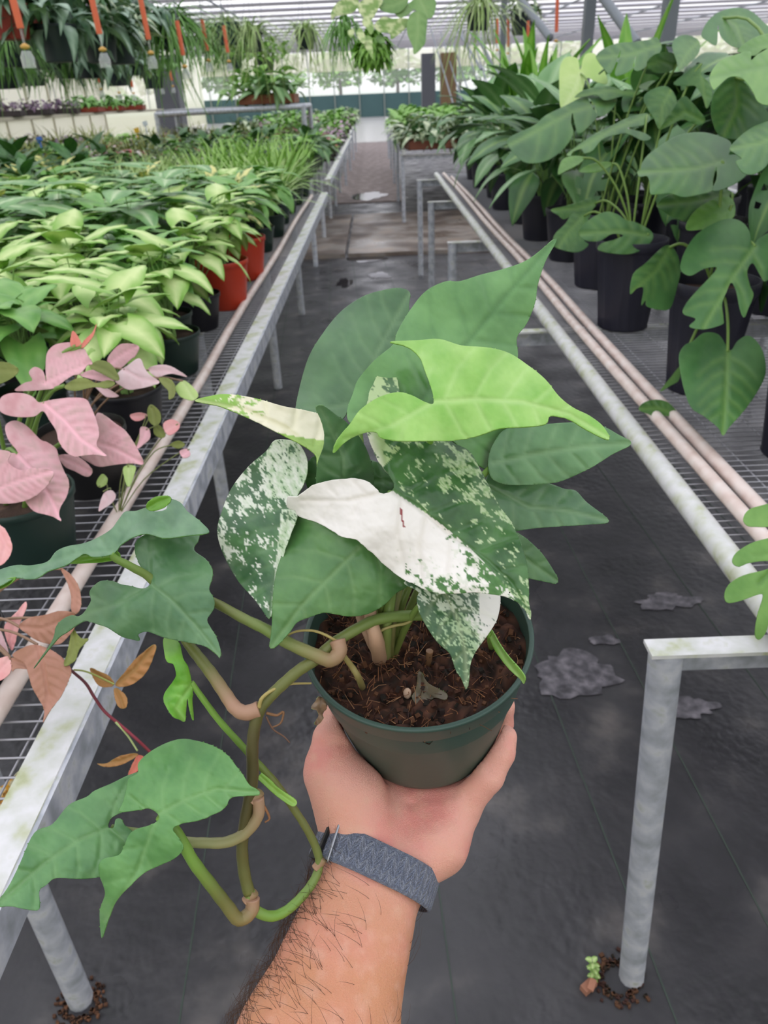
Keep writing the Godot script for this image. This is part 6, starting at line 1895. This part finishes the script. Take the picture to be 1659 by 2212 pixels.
func hanging() -> void:
	var dk := L(36, 48, 54)
	var gr := L(34, 66, 60)
	var rd := L(150, 44, 34)
	var i := 0
	for q in [[22, 45, 4.4, 0.12, rd, "silver", 0, 0.9, "red hanging pot with silvery leaves at the top left corner"], [88, 42, 4.9, 0.12, rd, "silver", 1, 0.9, "red hanging pot with silvery leaves, second from the left"],
			[125, 92, 4.6, 0.13, dk, "silver", 0, 1.15, "dark hanging pot of silvery trailing leaves below the red pots"], [215, 98, 5.2, 0.13, dk, "silver", 1, 1.15, "dark hanging pot of silvery trailing leaves beside the second orange dropper"], [258, 104, 5.6, 0.13, dk, "trail", 0, 1.1, "dark hanging pot of trailing leaves beside the third orange dropper"],
			[30, 110, 5.6, 0.13, dk, "fern", 0, 0.7, "dark hanging fern at the far left edge"], [170, 60, 5.0, 0.12, dk, "trail", 1, 1.2, "hanging trailing plant above the second orange dropper"], [290, 70, 6.0, 0.12, dk, "silver", 0, 1.2, "hanging silvery plant behind the third orange dropper"], [100, 120, 6.4, 0.13, dk, "trail", 0, 1.4, "hanging trailing plant under the second red pot"], [190, 140, 6.6, 0.13, dk, "silver", 1, 1.4, "hanging silvery plant under the second orange dropper"], [10, 165, 7.0, 0.13, dk, "silver", 0, 1.4, "lowest hanging silvery plant at the left edge"], [290, 140, 8.4, 0.13, dk, "trail", 1, 1.5, "hanging trailing plant low, left of the dark grey post"], [150, 140, 7.0, 0.14, dk, "fern", 1, 0.75, "dark hanging fern low in the left mass"], [250, 160, 8.0, 0.14, dk, "silver", 0, 1.3, "hanging silvery trailing plant low in the left mass"], [70, 160, 8.0, 0.14, dk, "trail", 1, 1.3, "hanging trailing plant low at the left edge"],
			[365, 75, 6.2, 0.13, dk, "fern", 0, 1.0, "hanging fern with long drooping fronds beside the fourth orange dropper"], [452, 92, 9.0, 0.14, dk, "fern", 1, 1.0, "hanging fern left of the bare dark green pot"], [492, 72, 8.4, 0.14, gr, "airy", 0, 0.8, "dark green hanging pot with little growth above it"], [545, 90, 8.6, 0.13, dk, "airy", 1, 1.3, "hanging spider plant right of the bare dark green pot"],
			[660, 85, 9.0, 0.13, dk, "airy", 0, 1.2, "hanging spider plant alone before the roof stripes"], [505, 128, 11.0, 0.15, dk, "bright", 0, 1.3, "bright green hanging plant above the pipe frame"], [575, 140, 11.5, 0.14, dk, "bright", 1, 1.3, "yellow-green hanging plant above the brown tray"],
			[1035, 40, 7.5, 0.13, dk, "airy", 1, 1.3, "hanging spider plant right of the near trailing basket"], [1128, 50, 9.5, 0.16, dk, "trail", 0, 0.9, "dark hanging pot by the sloping braces"], [330, 170, 9.5, 0.14, dk, "tray", 0, 1.0, "small hanging plant under the long-fronded fern"]]:
		basket(q[0], q[1], q[2], q[3], q[4], q[5], q[6], q[7], q[8])
	# near basket of marbled trailing leaves, cut off by the top of the photograph
	var c := at(830, -60, 3.2)
	var n := thing("hanging_basket", "near hanging basket of cream-marbled trailing leaves at the top centre", "hanging basket", c, "hanging baskets")
	part("pot", pot_mesh(0.13, 0.18, dk), M.pot_plastic, n)
	part("soil", soil_mesh(0.122, 0.16, L(60, 46, 38)), M.soil, n)
	part("hook", tube_mesh(Vector3(0, 0.17, 0), Vector3(0, 3.98 - n.position.y, 0), 0.004, 5).mesh(), M.steel_post, n)
	var keep := hero
	hero = n
	var F := [700.0, 0.0, 5.53]
	var marb := func(p: Vector2, u: float, v: float, vd: float) -> Color:
		var q := nz.get_noise_2d(p.x * 1.6, p.y * 3.0)
		return L(112, 152, 66).lerp(L(206, 216, 160), smoothstep(-0.1, 0.15, q)).lerp(L(176, 200, 120), vd * 0.3)
	var deep := green_paint(L(84, 132, 58), L(120, 160, 86), L(160, 190, 120), 0.4)
	for q in [[[100, 240, 80, 160, 130, 60, 200, 0, 330, -60, 380, 40, 330, 150, 240, 180, 130, 200], [330, -40, 230, 80, 110, 220], 3.12, marb], [[170, 130, 260, 40, 360, -40, 420, 40, 360, 140, 260, 170], [400, -20, 300, 80, 180, 140], 3.08, marb], [[400, 60, 560, -40, 700, 0, 640, 120, 560, 240, 460, 200], [640, -20, 550, 90, 470, 210], 3.06, marb], [[640, 60, 800, -40, 1000, -20, 960, 100, 860, 160, 720, 140], [980, -10, 840, 60, 660, 90], 3.1, deep], [[1000, 60, 1150, -40, 1330, 0, 1310, 180, 1230, 220, 1120, 140], [1130, -30, 1200, 90, 1230, 210], 3.05, deep], [[990, 300, 1040, 160, 1150, 140, 1230, 210, 1220, 400, 1200, 530, 1080, 650, 1060, 560, 1000, 420], [1120, 160, 1120, 380, 1080, 645], 3.02, deep], [[600, 300, 700, 200, 820, 220, 1000, 220, 990, 320, 880, 420, 800, 470, 780, 400, 660, 380], [980, 250, 820, 320, 700, 360], 3.04, marb], [[390, 380, 430, 330, 480, 400, 500, 480, 470, 520, 410, 460], [430, 340, 450, 430, 470, 515], 3.0, marb], [[470, 220, 560, 240, 600, 330, 560, 410, 500, 330, 460, 290], [480, 230, 530, 320, 560, 400], 3.03, marb], [[480, 440, 560, 440, 580, 560, 580, 700, 540, 640, 490, 560], [530, 440, 550, 560, 580, 695], 3.0, marb], [[280, 380, 350, 340, 360, 400, 320, 450], [350, 345, 320, 390, 315, 445], 3.02, marb], [[620, 440, 680, 420, 730, 490, 690, 520, 640, 500], [630, 440, 680, 470, 725, 490], 3.04, deep], [[800, 60, 1000, 40, 1060, 120, 960, 200, 880, 200], [1050, 60, 940, 120, 880, 195], 3.12, deep]]:
		hero_leaf("", crop(q[0], F), crop(q[1], F), {"db": q[2], "dt": q[2] - 0.03, "cs": 0.0, "bow": 0.02, "groove": 0.004, "laterals": 4}, q[3], 4.0, M.leaf)
	hero = keep
	# the hanging tail of fine foliage under it
	var tail := foliage("bright", "lance", 300, Vector3(0.065, 0.12, 0.06), 0.04, 0.011, 0.6, 1.2, 300)
	var tn := part("trailing_foliage", tail, M.leaf, n, Transform3D(Basis.IDENTITY, at(808, 125, 3.15) - n.position))
	stuff(tn)
	tn = part("trailing_foliage", foliage("green", "strap", 90, Vector3(0.05, 0.06, 0.05), 0.09, 0.005, 0.4, 1.8, 301), M.leaf, n, Transform3D(Basis.IDENTITY, at(745, 60, 3.25) - n.position))
	stuff(tn)
	# orange drip droppers with clear weights
	var no := 0
	for q in [[20, -30, 58, 3.4], [192, -30, 70, 4.0], [298, -30, 82, 4.6], [382, 45, 118, 5.6], [436, 42, 108, 6.4], [483, 55, 112, 7.0], [208, 145, 178, 9.0], [246, 147, 186, 9.5], [279, 155, 188, 10.0], [311, 148, 176, 10.4], [342, 148, 176, 10.8], [367, 150, 174, 11.0], [1205, -30, 66, 7.0], [1283, -30, 45, 7.4], [1074, 40, 92, 9.0], [1098, 40, 100, 9.5], [1141, 45, 110, 9.0]]:
		var a := at(q[0], q[1], q[3])
		var b := at(q[0] + 6.0 * (q[2] - q[1]) / 80.0, q[2], q[3])
		b = Vector3(b.x, b.y, a.z)
		var dn := thing("drip_dropper", "orange drip tube with clear nozzle, %s" % ["leftmost of all", "second from the left", "third from the left", "fourth from the left, before the long-fronded fern", "fifth from the left", "sixth from the left, before the bare green pot", "far small one, leftmost in the low row", "far small one, second in the low row", "far small one, third in the low row", "far small one, fourth in the low row", "far small one, fifth in the low row", "far small one, sixth in the low row", "just left of the left square post", "just right of the left square post", "leftmost of three before the far lattice", "middle of three before the far lattice", "rightmost of three before the far lattice"][no], "drip dropper", b, "orange drip droppers")
		var h := a.y - b.y
		part("tube", tube_mesh(Vector3.ZERO, a - b, 0.017, 8).mesh(), M.orange, dn)
		part("feed_line", tube_mesh(a - b, Vector3((a - b).x, 3.99 - b.y, 0), 0.004, 4).mesh(), M.steel_post, dn)
		part("stem", tube_mesh(Vector3(0, -0.06, 0), Vector3.ZERO, 0.006, 6).mesh(), M.clear_part, dn)
		mb_nozzle(dn)
		no += 1

func mb_nozzle(dn: Node3D) -> void:
	if not pot_cache.has("cap"):
		var mb := MB.new()
		mb.lathe([[0.001, -0.085, L(214, 168, 84)], [0.02, -0.08, L(214, 168, 84)], [0.022, -0.07, L(214, 168, 84)], [0.008, -0.06, L(214, 168, 84)], [0.001, -0.058, L(214, 168, 84)]], 12)
		pot_cache["cap"] = mb.mesh()
		mb = MB.new()
		mb.lathe([[0.03, -0.16, Color.WHITE], [0.032, -0.12, Color.WHITE], [0.02, -0.09, Color.WHITE], [0.018, -0.09, Color.WHITE], [0.029, -0.12, Color.WHITE], [0.027, -0.16, Color.WHITE]], 14)
		pot_cache["bell"] = mb.mesh()
	part("cap", pot_cache["cap"], M.plain, dn)
	part("bell", pot_cache["bell"], M.clear_part, dn)

func outside() -> void:
	# trees beyond the far wall
	for k in 13:
		var p := Vector3(-22.0 + k * 4.8, -0.15, -68.0 - (k % 3) * 2.5)
		var n := thing("tree", "leafy tree beyond the far wall, %s from the left" % ORD[k], "tree", p, "trees beyond the far wall")
		var mb := MB.new()
		mb.tube([Vector3.ZERO, Vector3(0.1, 2.0, 0), Vector3(0, 4.0, 0.1)], [0.2, 0.14, 0.08], 7, [L(90, 74, 60)])
		part("trunk", mb.mesh(), M.rough, n)
		if not fol.has(["crown", k % 3]):
			fol[["crown", k % 3]] = foliage("bright" if k % 3 == 1 else "green", "round", 420, Vector3(2.2, 2.6, 2.0), 0.5, 0.22, 1.2, 0.5, 400 + k)
		stuff(part("crown", fol[["crown", k % 3]], M.leaf, n, Transform3D(Basis(Vector3.UP, k * 1.3), Vector3(0, 2.6, 0))))

func small_things() -> void:
	# plant labels stuck in the flats
	var i := 0
	for q in [[86, 305, 9.5, L(70, 120, 210), "small blue plant label among the low dark flats"], [218, 300, 9.6, L(236, 236, 236), "white plant label among the flats"], [296, 285, 10.2, L(240, 190, 50), "yellow plant label left of the pipe frame"], [314, 270, 10.6, L(224, 232, 240), "white and blue plant label beside the yellow one"]]:
		var p := at(q[0], q[1], q[2])
		var mb := MB.new()
		mb.box(Vector3(0, 0.02, 0), Vector3(0.07, 0.06, 0.003), q[3], Basis(Vector3.BACK, 0.2))
		mb.box(Vector3(0, -0.1, 0), Vector3(0.02, 0.2, 0.003), q[3])
		single("plant_label", mb, M.plain, q[4], "plant label", "plant labels", p)
	# weed and debris at the bare steel leg
	var base := on(1335, 2118, 0.0)
	var w := thing("weed", "tiny pale green weed at the foot of the bare steel leg", "weed", base + Vector3(-0.045, 0, 0.0))
	part("stem", tube_mesh(Vector3.ZERO, Vector3(-0.008, 0.055, -0.01), 0.0012, 5).mesh(), M.steel_post, w)
	for k in 16:
		var f := 0.15 + 0.85 * k / 16.0
		var mb := MB.new()
		var a := k * 2.4
		blade(mb, Transform3D(Basis(Vector3.UP, a) * Basis(Vector3.RIGHT, -0.4), Vector3(-0.008 * f, 0.058 * f, -0.01 * f)), {"shape": "round", "len": 0.014, "wid": 0.0055, "kind": "lime", "rows": 4, "cols": 2})
		part("leaf", mb.mesh(), M.leaf, w)
	var d := MB.new()
	var rr := RandomNumberGenerator.new()
	rr.seed = 9
	for k in 160:
		var a := rr.randf_range(0, TAU)
		var q := 0.028 + 0.035 * rr.randf() * rr.randf()
		d.box(base + Vector3(cos(a) * q, 0.003, sin(a) * q), Vector3(rr.randf_range(0.003, 0.01), 0.005, rr.randf_range(0.003, 0.008)), [L(70, 46, 34), L(46, 34, 28), L(96, 64, 46)][k % 3], Basis(Vector3.UP, a * 3.0))
	var d2 := MB.new()
	var b2 := on(176, 2170, 0.0)
	for k in 120:
		var a := rr.randf_range(0, TAU)
		var q := 0.026 + 0.03 * rr.randf() * rr.randf()
		d2.box(b2 + Vector3(cos(a) * q, 0.003, sin(a) * q), Vector3(rr.randf_range(0.003, 0.009), 0.005, rr.randf_range(0.003, 0.007)), [L(92, 62, 44), L(56, 40, 32), L(120, 82, 58)][k % 3], Basis(Vector3.UP, a * 3.0))
	stuff(single("leaf_litter", d2, M.rough, "brown crumbs heaped round the near leg of the left bench", "debris"))
	var deb := single("leaf_litter", d, M.rough, "brown crumbs heaped round the foot of the bare steel leg", "debris")
	stuff(deb)
	d = MB.new()
	d.box(Vector3.ZERO, Vector3(0.03, 0.014, 0.016), L(168, 118, 96), Basis(Vector3.UP, 0.6))
	d.box(Vector3(0.004, 0.008, 0.002), Vector3(0.02, 0.012, 0.012), L(176, 124, 100), Basis(Vector3(0.3, 1, 0.2).normalized(), 1.1))
	single("stone_chip", d, M.rough, "reddish stone chip beside the foot of the bare steel leg", "stone", "", base + Vector3(-0.06, 0.007, 0.012))

func _ready() -> void:
	rng.seed = 7
	nz.seed = 5
	nz.frequency = 0.02
	make_camera_and_light()
	make_materials()
	make_house()
	make_benches()
	make_held_plant()
	make_hand()
	left_bench_plants()
	unit_extra()
	pink_plants()
	split_leaf_plants()
	right_bench_rest()
	far_plants()
	hanging()
	outside()
	small_things()
